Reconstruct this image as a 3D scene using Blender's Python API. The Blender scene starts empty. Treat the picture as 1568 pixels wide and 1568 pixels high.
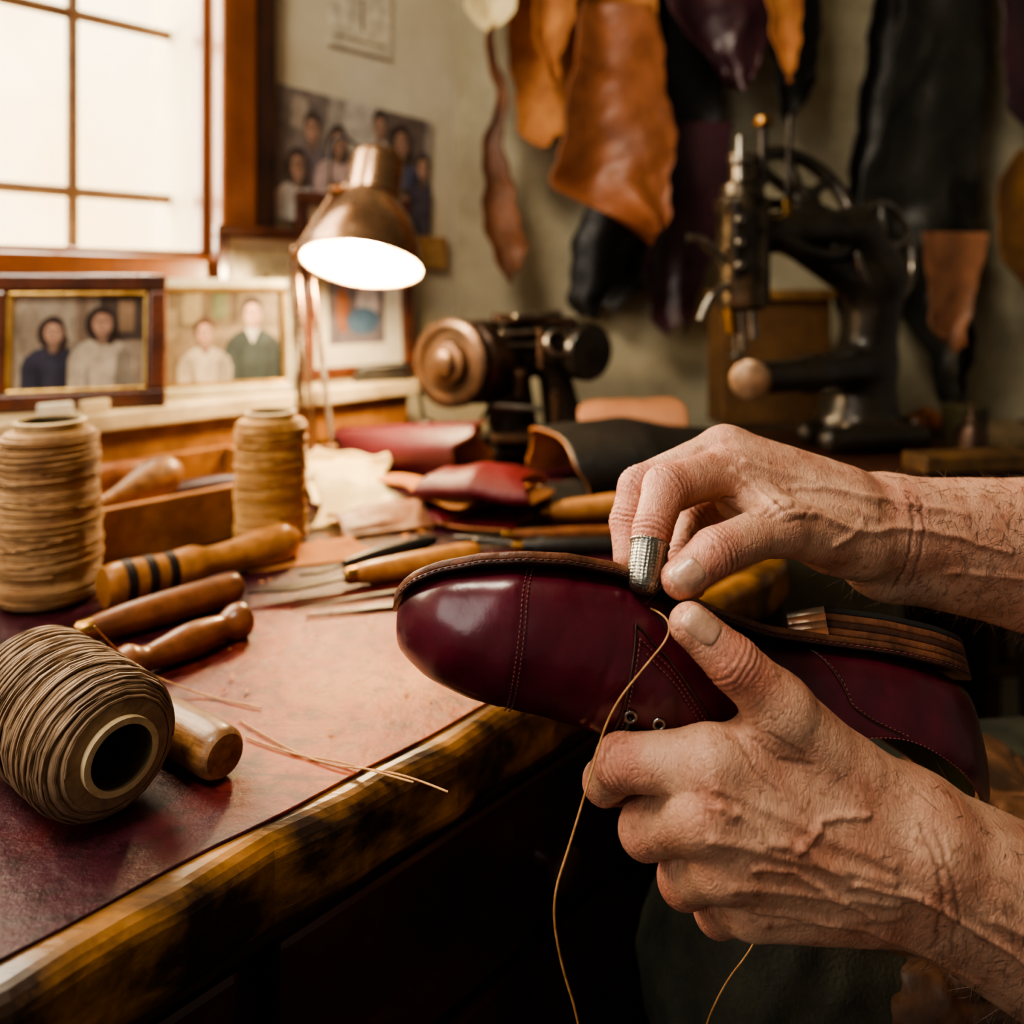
import bpy, math, random
import numpy as np
from mathutils import Vector, Matrix
random.seed(4); rng=np.random.default_rng(4)
scene=bpy.context.scene
EZ=1.0
def lin(c):
    return tuple(((v/255)/12.92 if v/255<=0.04045 else ((v/255+0.055)/1.055)**2.4) for v in c)+(1,)
# ---------------------------------------------------------------- materials
def M(name,c1,c2=None,scale=30,rough=.5,metal=0,bump=.15,bscale=None,coat=0,stretch=(1,1,1),rotz=0,emis=0,lo=.35,hi=.65,spec=.5,bdist=.002,rvar=.15,grime=0,gscale=14):
    m=bpy.data.materials.new(name); m.use_nodes=True; nt=m.node_tree; N=nt.nodes; L=nt.links
    b=N['Principled BSDF']; b.inputs['Roughness'].default_value=rough; b.inputs['Metallic'].default_value=metal
    b.inputs['Coat Weight'].default_value=coat; b.inputs['Coat Roughness'].default_value=.18
    b.inputs['Specular IOR Level'].default_value=spec
    if c2 is None: c2=tuple(v*.75 for v in c1)
    tc=N.new('ShaderNodeTexCoord'); mp=N.new('ShaderNodeMapping'); mp.inputs['Scale'].default_value=stretch
    mp.inputs['Rotation'].default_value=(0,0,rotz)
    L.new(tc.outputs['Object'],mp.inputs['Vector'])
    n=N.new('ShaderNodeTexNoise'); n.inputs['Scale'].default_value=scale; n.inputs['Detail'].default_value=8; n.inputs['Roughness'].default_value=.6
    L.new(mp.outputs[0],n.inputs['Vector'])
    r=N.new('ShaderNodeValToRGB'); r.color_ramp.elements[0].position=lo; r.color_ramp.elements[1].position=hi
    r.color_ramp.elements[0].color=lin(c1); r.color_ramp.elements[1].color=lin(c2)
    L.new(n.outputs['Fac'],r.inputs['Fac']); col=r.outputs['Color']
    if grime:
        g=N.new('ShaderNodeTexNoise'); g.inputs['Scale'].default_value=gscale; g.inputs['Detail'].default_value=10; g.inputs['Roughness'].default_value=.7
        L.new(tc.outputs['Object'],g.inputs['Vector'])
        gr_=N.new('ShaderNodeValToRGB'); gr_.color_ramp.elements[0].position=.38; gr_.color_ramp.elements[0].color=(.22,.16,.12,1); gr_.color_ramp.elements[1].position=.56
        L.new(g.outputs['Fac'],gr_.inputs[0])
        mx=N.new('ShaderNodeMix'); mx.data_type='RGBA'; mx.blend_type='MULTIPLY'; mx.inputs[0].default_value=grime
        L.new(col,mx.inputs[6]); L.new(gr_.outputs[0],mx.inputs[7]); col=mx.outputs[2]
    L.new(col,b.inputs['Base Color'])
    if emis:
        L.new(r.outputs['Color'],b.inputs['Emission Color']); b.inputs['Emission Strength'].default_value=emis
    n2=N.new('ShaderNodeTexNoise'); n2.inputs['Scale'].default_value=bscale or scale*4; n2.inputs['Detail'].default_value=6
    L.new(mp.outputs[0],n2.inputs['Vector'])
    bp=N.new('ShaderNodeBump'); bp.inputs['Strength'].default_value=bump; bp.inputs['Distance'].default_value=bdist
    L.new(n2.outputs['Fac'],bp.inputs['Height']); L.new(bp.outputs['Normal'],b.inputs['Normal'])
    mr=N.new('ShaderNodeMapRange'); mr.inputs['To Min'].default_value=max(.03,rough-rvar); mr.inputs['To Max'].default_value=min(1,rough+rvar)
    L.new(n2.outputs['Fac'],mr.inputs['Value']); L.new(mr.outputs[0],b.inputs['Roughness'])
    return m
ANG=math.atan2(.724,.69)
plaster=M('plaster',(232,224,200),(214,204,174),scale=5,rough=.9,bump=.3,bscale=60,grime=.15,gscale=4)
plaster2=M('plaster_aged',(200,192,164),(160,150,122),scale=4,rough=.9,bump=.3,bscale=60,grime=.35,gscale=3)
floor_m=M('floor_boards',(58,40,28),(34,24,18),scale=6,rough=.7,stretch=(1,8,1))
wood_frame=M('window_wood',(164,96,44),(112,62,28),scale=8,rough=.35,stretch=(1,1,.15),coat=.3,grime=.25)
wood_dark=M('dark_wood',(76,46,31),(42,26,19),scale=12,rough=.4,stretch=(.2,1,1),rotz=-ANG,coat=.2)
wood_rim=M('worn_bench_wood',(172,120,58),(48,30,18),scale=26,rough=.36,stretch=(.22,1,1),rotz=-ANG,bump=1,bscale=60,lo=.36,hi=.58,coat=.35,grime=.5,gscale=30)
wood_red=M('drawer_wood',(88,42,30),(46,25,19),scale=16,rough=.36,stretch=(.2,1,1),rotz=-ANG,coat=.35,grime=.4)
wood_tan=M('tan_wood',(192,134,76),(146,94,50),scale=20,rough=.5,stretch=(1,1,.2),grime=.4,gscale=60)
wood_tanb=M('tan_board',(186,130,72),(140,90,48),scale=14,rough=.5,stretch=(.2,1,1),rotz=-ANG,grime=.5,gscale=24)
wood_honey=M('honey_wood',(204,142,76),(148,88,42),scale=24,rough=.36,stretch=(1,1,.15),coat=.3,grime=.45,gscale=60)
wood_brown=M('brown_handle',(146,90,52),(76,42,26),scale=24,rough=.36,stretch=(1,1,.15),coat=.3,grime=.5,gscale=60)
wood_old=M('old_handle',(172,124,78),(96,64,40),scale=40,rough=.45,stretch=(1,1,.15),coat=.2,bump=.5,grime=.65,gscale=70)
wood_ring=M('burnt_ring',(40,24,16),(26,16,12),rough=.5)
cream_paint=M('cream_paint',(224,208,172),(194,174,136),scale=12,rough=.5,grime=.35,gscale=20)
steel=M('steel',(170,165,155),(120,114,104),scale=40,rough=.3,metal=1)
steel_dark=M('dark_steel',(84,78,72),(46,42,38),scale=40,rough=.35,metal=.9)
iron=M('black_iron',(44,42,38),(66,58,48),scale=18,rough=.34,metal=.5,bump=.4,coat=.3)
iron_brown=M('rusty_iron',(100,76,60),(50,39,32),scale=20,rough=.36,metal=.65,bump=.5)
brass=M('brass',(180,138,80),(122,88,46),scale=30,rough=.3,metal=1)
lamp_bronze=M('lamp_bronze',(182,148,120),(132,102,80),scale=14,rough=.25,metal=.85,bump=.05)
lamp_inner=M('lamp_inner_enamel',(250,240,216),(240,228,196),rough=.5)
gold=M('gold_leaf',(206,172,104),(160,124,64),rough=.35,metal=.8)
frame_brown=M('frame_walnut',(110,62,42),(66,36,26),scale=20,rough=.3,coat=.5)
frame_cream=M('frame_cream',(214,210,184),(186,178,148),rough=.4)
white_mat=M('mat_board',(232,226,208),(220,212,190),rough=.8)
tan_leather=M('tan_leather',(158,106,74),(102,66,44),scale=6,rough=.5,bump=.6,bscale=50,bdist=.004,grime=.4,gscale=9)
rust_leather=M('rust_leather',(178,110,68),(128,76,46),scale=6,rough=.45,bump=.6,bscale=50,bdist=.004,grime=.35,gscale=9)
suede=M('leather_flesh_side',(200,136,78),(156,94,52),scale=18,rough=.85,bump=.5,bscale=200,grime=.3)
cream_leather=M('cream_leather',(240,222,170),(212,184,128),scale=9,rough=.7,bump=.4,bscale=120)
burg_leather=M('burgundy_leather',(78,20,32),(52,14,24),scale=8,rough=.45,bump=.4,bscale=150,spec=.35)
crimson=M('crimson_leather',(104,18,28),(74,14,22),scale=10,rough=.5,bump=.5,bscale=150,spec=.35)
plum_leather=M('plum_leather',(74,42,50),(46,27,33),scale=8,rough=.36,bump=.5,bscale=50,bdist=.004)
black_leather=M('black_leather',(38,36,34),(23,22,21),scale=8,rough=.46,bump=.5,bscale=60,bdist=.003)
green_leather=M('green_black_leather',(52,51,44),(28,29,26),scale=6,rough=.45,bump=.6,bscale=50,bdist=.004)
mustard=M('mustard_leather',(144,100,48),(106,70,34),scale=8,rough=.6,bump=.5,grime=.4)
apron_m=M('apron_leather',(124,88,62),(62,44,34),scale=16,rough=.38,bump=.8,bscale=70,coat=.25,grime=.5,gscale=25)
trouser_m=M('trouser_cloth',(60,60,46),(36,37,30),scale=30,rough=.9,bump=.6,bscale=400)
thread_m=M('waxed_thread',(206,156,100),(166,114,66),scale=200,rough=.6)
card=M('cardboard_tube',(212,190,150),(180,156,114),scale=40,rough=.9,grime=.3,gscale=60)
cardd=M('card_inside',(96,80,54),(70,58,40),scale=40,rough=.9)
white_m=M('white_plastic',(225,220,205),(205,200,184),rough=.5)
black_m=M('black_plastic',(26,26,26),(38,36,34),rough=.4)
def thread_wind(name,c1,c2,freq=1100,gr=.3):
    m=M(name,c1,c2,scale=30,rough=.6,bump=.3,bscale=300,grime=gr,gscale=26)
    nt=m.node_tree;N=nt.nodes;L=nt.links;b=N['Principled BSDF']
    tc=N.new('ShaderNodeTexCoord'); w=N.new('ShaderNodeTexWave'); w.wave_type='BANDS'; w.bands_direction='Z'
    w.inputs['Scale'].default_value=freq/6.28; w.inputs['Distortion'].default_value=1.2; w.inputs['Detail'].default_value=2; w.inputs['Detail Scale'].default_value=.6
    L.new(tc.outputs['Object'],w.inputs['Vector'])
    bp=N.new('ShaderNodeBump'); bp.inputs['Strength'].default_value=.9; bp.inputs['Distance'].default_value=.0012
    L.new(w.outputs['Fac'],bp.inputs['Height']); L.new(bp.outputs['Normal'],b.inputs['Normal'])
    return m
wind_tan=thread_wind('wound_thread_tan',(204,162,110),(160,116,72))
wind_gold=thread_wind('wound_thread_gold',(226,178,106),(190,136,72))
wind_grey=thread_wind('wound_thread_natural',(174,144,112),(116,92,70),gr=.5)

def bench_leather():
    m=bpy.data.materials.new('bench_leather_mat'); m.use_nodes=True; nt=m.node_tree;N=nt.nodes;L=nt.links;b=N['Principled BSDF']
    tc=N.new('ShaderNodeTexCoord'); 
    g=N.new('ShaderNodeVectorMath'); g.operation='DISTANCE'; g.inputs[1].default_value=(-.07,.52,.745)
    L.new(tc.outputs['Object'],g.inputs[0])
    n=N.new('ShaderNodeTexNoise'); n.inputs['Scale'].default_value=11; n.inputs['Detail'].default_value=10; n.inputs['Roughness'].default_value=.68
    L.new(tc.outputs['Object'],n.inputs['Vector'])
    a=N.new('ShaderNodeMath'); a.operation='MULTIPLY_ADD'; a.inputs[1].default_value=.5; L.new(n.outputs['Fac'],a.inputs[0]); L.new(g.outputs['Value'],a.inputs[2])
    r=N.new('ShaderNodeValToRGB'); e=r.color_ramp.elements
    e[0].position=.23; e[0].color=lin((192,122,66)); e[1].position=.48; e[1].color=lin((62,22,34))  # orange centre: worn tan leather plus lamplight painted into the colour
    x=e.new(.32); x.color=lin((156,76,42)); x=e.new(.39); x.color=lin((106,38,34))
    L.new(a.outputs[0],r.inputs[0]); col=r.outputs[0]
    def mult(col,scale,p0,p1,c,f,stretch=None,rot=0,detail=8):
        src=tc.outputs['Object']
        if stretch:
            mp=N.new('ShaderNodeMapping'); mp.inputs['Scale'].default_value=stretch; mp.inputs['Rotation'].default_value=(0,0,rot); L.new(src,mp.inputs[0]); src=mp.outputs[0]
        q=N.new('ShaderNodeTexNoise'); q.inputs['Scale'].default_value=scale; q.inputs['Detail'].default_value=detail; q.inputs['Roughness'].default_value=.65; L.new(src,q.inputs['Vector'])
        rr=N.new('ShaderNodeValToRGB'); rr.color_ramp.elements[0].position=p0; rr.color_ramp.elements[0].color=c; rr.color_ramp.elements[1].position=p1
        L.new(q.outputs['Fac'],rr.inputs[0])
        mx=N.new('ShaderNodeMix'); mx.data_type='RGBA'; mx.blend_type='MULTIPLY'; mx.inputs[0].default_value=f
        L.new(col,mx.inputs[6]); L.new(rr.outputs[0],mx.inputs[7]); return mx.outputs[2]
    col=mult(col,70,.38,.5,(.3,.2,.16,1),.7)
    col=mult(col,22,.36,.52,(.42,.26,.24,1),.7)
    col=mult(col,60,.33,.40,(.2,.12,.1,1),.7,(.12,1,1),.3)
    col=mult(col,70,.33,.39,(.2,.12,.1,1),.6,(.12,1,1),-1.0)
    L.new(col,b.inputs['Base Color'])
    mr=N.new('ShaderNodeMapRange'); mr.inputs['From Min'].default_value=.3; mr.inputs['From Max'].default_value=.7; mr.inputs['To Min'].default_value=.20; mr.inputs['To Max'].default_value=.46; L.new(n.outputs['Fac'],mr.inputs['Value']); L.new(mr.outputs[0],b.inputs['Roughness'])
    b.inputs['Specular IOR Level'].default_value=.42
    n4=N.new('ShaderNodeTexNoise'); n4.inputs['Scale'].default_value=45; n4.inputs['Detail'].default_value=12; n4.inputs['Roughness'].default_value=.65; L.new(tc.outputs['Object'],n4.inputs['Vector'])
    bp=N.new('ShaderNodeBump'); bp.inputs['Strength'].default_value=.6; bp.inputs['Distance'].default_value=.004
    L.new(n4.outputs['Fac'],bp.inputs['Height']); L.new(bp.outputs[0],b.inputs['Normal'])
    return m
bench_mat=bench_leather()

def skin_mat():
    m=bpy.data.materials.new('weathered_skin'); m.use_nodes=True; nt=m.node_tree;N=nt.nodes;L=nt.links;b=N['Principled BSDF']
    tc=N.new('ShaderNodeTexCoord')
    n=N.new('ShaderNodeTexNoise'); n.inputs['Scale'].default_value=45; n.inputs['Detail'].default_value=6; L.new(tc.outputs['Object'],n.inputs['Vector'])
    r=N.new('ShaderNodeValToRGB'); e=r.color_ramp.elements; e[0].position=.32; e[0].color=lin((176,122,98)); e[1].position=.68; e[1].color=lin((212,166,138))
    L.new(n.outputs['Fac'],r.inputs[0])
    at=N.new('ShaderNodeAttribute'); at.attribute_name='red'
    mx=N.new('ShaderNodeMix'); mx.data_type='RGBA'; mx.inputs[7].default_value=lin((188,104,88))
    L.new(at.outputs['Fac'],mx.inputs[0]); L.new(r.outputs[0],mx.inputs[6])
    at2=N.new('ShaderNodeAttribute'); at2.attribute_name='crease'
    mx2=N.new('ShaderNodeMix'); mx2.data_type='RGBA'; mx2.inputs[7].default_value=lin((96,58,46))
    L.new(at2.outputs['Fac'],mx2.inputs[0]); L.new(mx.outputs[2],mx2.inputs[6])
    n5=N.new('ShaderNodeTexNoise'); n5.inputs['Scale'].default_value=190; n5.inputs['Detail'].default_value=4; L.new(tc.outputs['Object'],n5.inputs['Vector'])
    r5=N.new('ShaderNodeValToRGB'); r5.color_ramp.elements[0].position=.30; r5.color_ramp.elements[0].color=(.48,.36,.31,1); r5.color_ramp.elements[1].position=.43
    L.new(n5.outputs['Fac'],r5.inputs[0])
    mx3=N.new('ShaderNodeMix'); mx3.data_type='RGBA'; mx3.blend_type='MULTIPLY'; mx3.inputs[0].default_value=.6
    L.new(mx2.outputs[2],mx3.inputs[6]); L.new(r5.outputs[0],mx3.inputs[7])
    b.inputs['Roughness'].default_value=.45
    b.inputs['Subsurface Weight'].default_value=.10; b.inputs['Subsurface Radius'].default_value=(1,.35,.2); b.inputs['Subsurface Scale'].default_value=.003
    wn=N.new('ShaderNodeTexNoise'); wn.inputs['Scale'].default_value=60; L.new(tc.outputs['Object'],wn.inputs['Vector'])
    mad=N.new('ShaderNodeVectorMath'); mad.operation='MULTIPLY_ADD'; mad.inputs[1].default_value=(.014,.014,.014); L.new(wn.outputs['Color'],mad.inputs[0]); L.new(tc.outputs['Object'],mad.inputs[2])
    mp=N.new('ShaderNodeMapping'); mp.inputs['Scale'].default_value=(1.7,1,.7); mp.inputs['Rotation'].default_value=(0,.6,0); L.new(mad.outputs[0],mp.inputs[0])
    v=N.new('ShaderNodeTexVoronoi'); v.feature='DISTANCE_TO_EDGE'; v.inputs['Scale'].default_value=380; L.new(mp.outputs[0],v.inputs['Vector'])
    vr=N.new('ShaderNodeMapRange'); vr.inputs['From Max'].default_value=.2; L.new(v.outputs['Distance'],vr.inputs['Value'])
    fur=N.new('ShaderNodeMapRange'); fur.inputs['From Max'].default_value=.12; fur.inputs['To Min'].default_value=.75; L.new(v.outputs['Distance'],fur.inputs['Value'])
    mx4=N.new('ShaderNodeMix'); mx4.data_type='RGBA'; mx4.blend_type='MULTIPLY'; mx4.inputs[0].default_value=.3
    L.new(mx3.outputs[2],mx4.inputs[6]); L.new(fur.outputs[0],mx4.inputs[7]); L.new(mx4.outputs[2],b.inputs['Base Color'])
    v2=N.new('ShaderNodeTexNoise'); v2.inputs['Scale'].default_value=130; v2.inputs['Detail'].default_value=8; v2.inputs['Roughness'].default_value=.65; L.new(mp.outputs[0],v2.inputs['Vector'])
    b1=N.new('ShaderNodeBump'); b1.inputs['Strength'].default_value=.38; b1.inputs['Distance'].default_value=.0005; L.new(vr.outputs[0],b1.inputs['Height'])
    b2=N.new('ShaderNodeBump'); b2.inputs['Strength'].default_value=.6; b2.inputs['Distance'].default_value=.0018; L.new(v2.outputs['Fac'],b2.inputs['Height']); L.new(b1.outputs[0],b2.inputs['Normal'])
    L.new(b2.outputs[0],b.inputs['Normal'])
    return m
skin=skin_mat()
nail_m=M('fingernail',(196,156,132),(166,124,104),scale=90,rough=.32,bump=.2,coat=.25,grime=.3,gscale=120)
shoe_leather=M('oxblood_calf',(92,22,40),(54,13,27),scale=12,rough=.30,bump=.25,bscale=70,coat=.3,rvar=.10,grime=.3,gscale=22)
sole_m=M('sole_leather',(128,80,54),(76,48,33),scale=60,rough=.42,bump=.5,bscale=200,grime=.4,gscale=50)
sole_dark=M('sole_edge_dark',(74,44,32),(46,28,21),scale=60,rough=.42,bump=.4)
lining_m=M('olive_lining',(120,120,58),(90,88,46),scale=20,rough=.7)
stitch_m=M('shoe_stitch',(120,60,62),(86,40,44),scale=100,rough=.6)
thimble_m=M('thimble_silver',(182,180,170),(130,126,116),scale=60,rough=.32,metal=1,grime=.4,gscale=120)
def dimple(m):
    nt=m.node_tree;N=nt.nodes;L=nt.links;b=N['Principled BSDF']
    tc=N.new('ShaderNodeTexCoord'); v=N.new('ShaderNodeTexVoronoi'); v.inputs['Scale'].default_value=620; v.inputs['Randomness'].default_value=.2
    L.new(tc.outputs['Object'],v.inputs['Vector'])
    bp=N.new('ShaderNodeBump'); bp.inputs['Strength'].default_value=.55; bp.inputs['Distance'].default_value=.0008; L.new(v.outputs['Distance'],bp.inputs['Height']); L.new(bp.outputs[0],b.inputs['Normal'])
dimple(thimble_m)

# ---------------------------------------------------------------- helpers
def link(ob,parent=None):
    scene.collection.objects.link(ob)
    if parent is not None: ob.parent=parent
    return ob
def grp(name,loc=(0,0,0),rot=(0,0,0)):
    e=bpy.data.objects.new(name,None); e.empty_display_size=.02; e.location=loc; e.rotation_euler=rot; scene.collection.objects.link(e); return e
def mesh(name,v,f,mat,parent=None,smooth=True,mids=None):
    me=bpy.data.meshes.new(name); me.from_pydata([tuple(map(float,p)) for p in v],[],[tuple(map(int,q)) for q in f]); me.update()
    for mm in (mat if isinstance(mat,(list,tuple)) else [mat]): me.materials.append(mm)
    if smooth: me.polygons.foreach_set('use_smooth',[True]*len(me.polygons))
    if mids is not None: me.polygons.foreach_set('material_index',mids)
    ob=bpy.data.objects.new(name,me); link(ob,parent); return ob
def bevel(ob,w=.002,seg=2):
    m=ob.modifiers.new('b','BEVEL'); m.width=w; m.segments=seg; m.limit_method='ANGLE'; return ob
BF=[(0,3,2,1),(4,5,6,7),(0,1,5,4),(1,2,6,5),(2,3,7,6),(3,0,4,7)]
def box(name,c,s,mat,parent=None,rot=(0,0,0),bev=.002):
    x,y,z=[k/2 for k in s]
    v=[(-x,-y,-z),(x,-y,-z),(x,y,-z),(-x,y,-z),(-x,-y,z),(x,-y,z),(x,y,z),(-x,y,z)]
    ob=mesh(name,v,BF,mat,parent,False); ob.location=c; ob.rotation_euler=rot
    if bev: bevel(ob,bev)
    return ob
def B(t,d,z): return Vector((-.019+.69*t-.724*d,.484+.724*t+.69*d,z+EZ))
def bboxes(name,lst,mat,parent=None,bev=.002):
    v=[];f=[]
    for (t0,t1,d0,d1,z0,z1) in lst:
        o=len(v)
        v+=[B(t0,d0,z0),B(t1,d0,z0),B(t1,d1,z0),B(t0,d1,z0),B(t0,d0,z1),B(t1,d0,z1),B(t1,d1,z1),B(t0,d1,z1)]
        f+=[tuple(i+o for i in q) for q in BF]
    ob=mesh(name,v,f,mat,parent,False)
    if bev: bevel(ob,bev)
    return ob
def lathe(name,prof,mat,parent=None,origin=(0,0,0),axis=(0,0,1),seg=40,closed=True,mats=None):
    v=[];f=[]
    n=len(prof)
    for r,z in prof:
        for k in range(seg):
            a=2*math.pi*k/seg; v.append((r*math.cos(a),r*math.sin(a),z))
    mids=[]
    for i in range(n-1):
        for k in range(seg):
            k2=(k+1)%seg; f.append((i*seg+k,i*seg+k2,(i+1)*seg+k2,(i+1)*seg+k)); mids.append(mats[i] if mats else 0)
    if closed:
        f.append(tuple(range(seg))[::-1]); mids.append(mats[0] if mats else 0)
        f.append(tuple((n-1)*seg+k for k in range(seg))); mids.append(mats[-1] if mats else 0)
    ob=mesh(name,v,f,mat,parent,True,mids); ob.location=origin
    ob.rotation_euler=Vector(axis).to_track_quat('Z','Y').to_euler()
    m=ob.modifiers.new('e','EDGE_SPLIT'); m.split_angle=math.radians(40)
    return ob
def W(x,y,z): return Vector((x,y,z+EZ))
def tube(name,pts,r,mat,parent=None,cyc=False,res=6,smooth=True):
    cu=bpy.data.curves.new(name,'CURVE'); cu.dimensions='3D'; cu.bevel_depth=r; cu.bevel_resolution=res; cu.use_fill_caps=True
    if smooth:
        s=cu.splines.new('NURBS'); s.points.add(len(pts)-1)
        for p,q in zip(s.points,pts): p.co=(*q,1)
        s.order_u=3; s.use_endpoint_u=not cyc; s.use_cyclic_u=cyc
    else:
        s=cu.splines.new('POLY'); s.points.add(len(pts)-1)
        for p,q in zip(s.points,pts): p.co=(*q,1)
        s.use_cyclic_u=cyc
    cu.materials.append(mat); ob=bpy.data.objects.new(name,cu); return link(ob,parent)
def torus(name,c,axis,R,r,mat,parent=None,seg=48,seg2=10):
    v=[];f=[]
    for i in range(seg):
        a=2*math.pi*i/seg
        for j in range(seg2):
            b=2*math.pi*j/seg2; rr=R+r*math.cos(b); v.append((rr*math.cos(a),rr*math.sin(a),r*math.sin(b)))
    for i in range(seg):
        for j in range(seg2):
            f.append((i*seg2+j,((i+1)%seg)*seg2+j,((i+1)%seg)*seg2+(j+1)%seg2,i*seg2+(j+1)%seg2))
    ob=mesh(name,v,f,mat,parent); ob.location=c; ob.rotation_euler=Vector(axis).to_track_quat('Z','Y').to_euler(); return ob
def cyl(name,p0,p1,r,mat,parent=None,r2=None,seg=32):
    p0=Vector(p0);p1=Vector(p1);d=p1-p0;L=d.length; r2=r if r2 is None else r2; b=min(.002,r*.25)
    return lathe(name,[(r-b,0),(r,b),(r2,L-b),(r2-min(b,r2*.5),L)],mat,parent,p0,d,seg)

# ---------------------------------------------------------------- SDF modelling (round-cone bodies, millimetres)
def smin(a,b,k):
    h=np.maximum(k-np.abs(a-b),0)/k
    return np.minimum(a,b)-h*h*k*.25
def rc(P,a,b,r1,r2):
    a=np.asarray(a,np.float32);b=np.asarray(b,np.float32);ba=b-a
    pa=P-a; t=np.clip((pa@ba)/max(float(ba@ba),1e-6),0,1)
    return np.linalg.norm(pa-t[:,None]*ba,axis=1)-(r1+(r2-r1)*t)
class Body:
    def __init__(s,palm,fingers=(),kp=10,kf=3,kj=7,kk=.8):
        s.palm=palm;s.fingers=fingers;s.kp=kp;s.kf=kf;s.kj=kj;s.kk=kk
    def sdf(s,P):
        P=P.astype(np.float32)
        d=None
        for c in s.palm:
            e=rc(P,*c); d=e if d is None else smin(d,e,s.kp)
        out=d
        for fg in s.fingers:
            g=None
            for (p,r),(q,r2) in zip(fg[:-1],fg[1:]):
                e=rc(P,p,q,r,r2); g=e if g is None else smin(g,e,s.kf)
            out=smin(out,smin(d,g,s.kj),s.kk)
        return out
    def grad(s,P,h=.4):
        k=np.array([[1,-1,-1],[-1,-1,1],[-1,1,-1],[1,1,1]],np.float32)
        g=sum(kk[None,:]*s.sdf(P+kk*h)[:,None] for kk in k)
        return g/np.maximum(np.linalg.norm(g,axis=1,keepdims=True),1e-6)
    def bounds(s):
        pts=[];rs=[]
        for a,b,r1,r2 in s.palm: pts+=[a,b]; rs+=[r1,r2]
        for fg in s.fingers:
            for p,r in fg: pts.append(p); rs.append(r)
        pts=np.array(pts,float);rs=np.array(rs)[:,None]+6
        return (pts-rs).min(0),(pts+rs).max(0)
    def build(s,step,subdiv=True):
        lo,hi=s.bounds(); C=4
        n=(np.ceil((hi-lo)/(step*C)).astype(int)+1)
        gc=[lo[i]+step*C*(np.arange(n[i])+.5)-step*.5 for i in range(3)]
        G=np.stack(np.meshgrid(*gc,indexing='ij'),-1).reshape(-1,3)
        dc=s.sdf(G).reshape(n)
        F=np.repeat(np.repeat(np.repeat(dc,C,0),C,1),C,2)
        msk=np.abs(F)<step*C*1.5+2
        idx=np.argwhere(msk)
        vals=np.empty(len(idx),np.float32)
        for a in range(0,len(idx),400000):
            vals[a:a+400000]=s.sdf(lo+idx[a:a+400000]*step)
        F[msk]=vals
        S=F<0
        c=S[:-1,:-1,:-1].astype(np.int8)
        for dx in (0,1):
            for dy in (0,1):
                for dz in (0,1):
                    if dx+dy+dz: c=c+S[dx:S.shape[0]-1+dx,dy:S.shape[1]-1+dy,dz:S.shape[2]-1+dz]
        act=(c>0)&(c<8); ids=-np.ones(act.shape,int); cells=np.argwhere(act); ids[act]=np.arange(len(cells))
        V=lo+(cells+.5)*step
        Q=[]
        def emit(ax):
            u=(ax+1)%3; w=(ax+2)%3
            A=np.moveaxis(S,[ax,u,w],[0,1,2]); I=np.moveaxis(ids,[ax,u,w],[0,1,2])
            ch=A[:-1,1:-1,1:-1]!=A[1:,1:-1,1:-1]
            e=np.argwhere(ch); i,j,k=e[:,0],e[:,1]+1,e[:,2]+1
            q=np.stack([I[i,j-1,k-1],I[i,j,k-1],I[i,j,k],I[i,j-1,k]],1)
            fl=~A[i,j,k]; q[fl]=q[fl][:,::-1]; Q.append(q)
        for ax in range(3): emit(ax)
        Q=np.concatenate(Q); Q=Q[(Q>=0).all(1)]
        def project(V,it=2):
            for _ in range(it):
                for a in range(0,len(V),400000):
                    p=V[a:a+400000]; V[a:a+400000]=p-np.clip(s.sdf(p),-step*2,step*2)[:,None]*s.grad(p)
            return V
        def relax(V,Q):
            acc=np.zeros_like(V);cn=np.zeros(len(V))
            for i in range(4):
                a=Q[:,i]
                for b in (Q[:,(i+1)%4],Q[:,(i+3)%4]):
                    for ax in range(3): acc[:,ax]+=np.bincount(a,V[b,ax],len(V))
                    cn+=np.bincount(a,minlength=len(V))
            return acc/np.maximum(cn,1)[:,None]
        V=project(V,2)
        for _ in range(2): V=project(relax(V,Q),1)
        if subdiv:
            E=np.concatenate([np.stack([Q[:,i],Q[:,(i+1)%4]],1) for i in range(4)])
            Es=np.sort(E,1); key=Es[:,0].astype(np.int64)*len(V)+Es[:,1]
            uk,inv=np.unique(key,return_inverse=True); nV=len(V); nQ=len(Q)
            mid=(V[uk//nV]+V[uk%nV])/2; cen=V[Q].mean(1)
            mi=nV+inv.reshape(4,nQ).T; ci=nV+len(uk)+np.arange(nQ)
            Q2=np.concatenate([np.stack([Q[:,i],mi[:,i],ci,mi[:,(i+3)%4]],1) for i in range(4)])
            V=project(relax(np.concatenate([V,mid,cen]),Q2),2); Q=Q2
        return V,Q
def polyd(P,pts):
    d=None
    for a,b in zip(pts[:-1],pts[1:]):
        e=rc(P.astype(np.float32),a,b,0,0); d=e if d is None else np.minimum(d,e)
    return d
def fnoise(P,s,seed=0):
    r=np.random.default_rng(seed); o=np.zeros(len(P))
    for i in range(7):
        k=r.normal(size=3); k/=np.linalg.norm(k); fr=s*(1+.35*i); 
        o+=np.sin(P@k*fr+r.uniform(0,6.28)+1.7*np.sin(P@np.roll(k,1)*fr*.6+i))/(1+.3*i)
    return o/4
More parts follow.
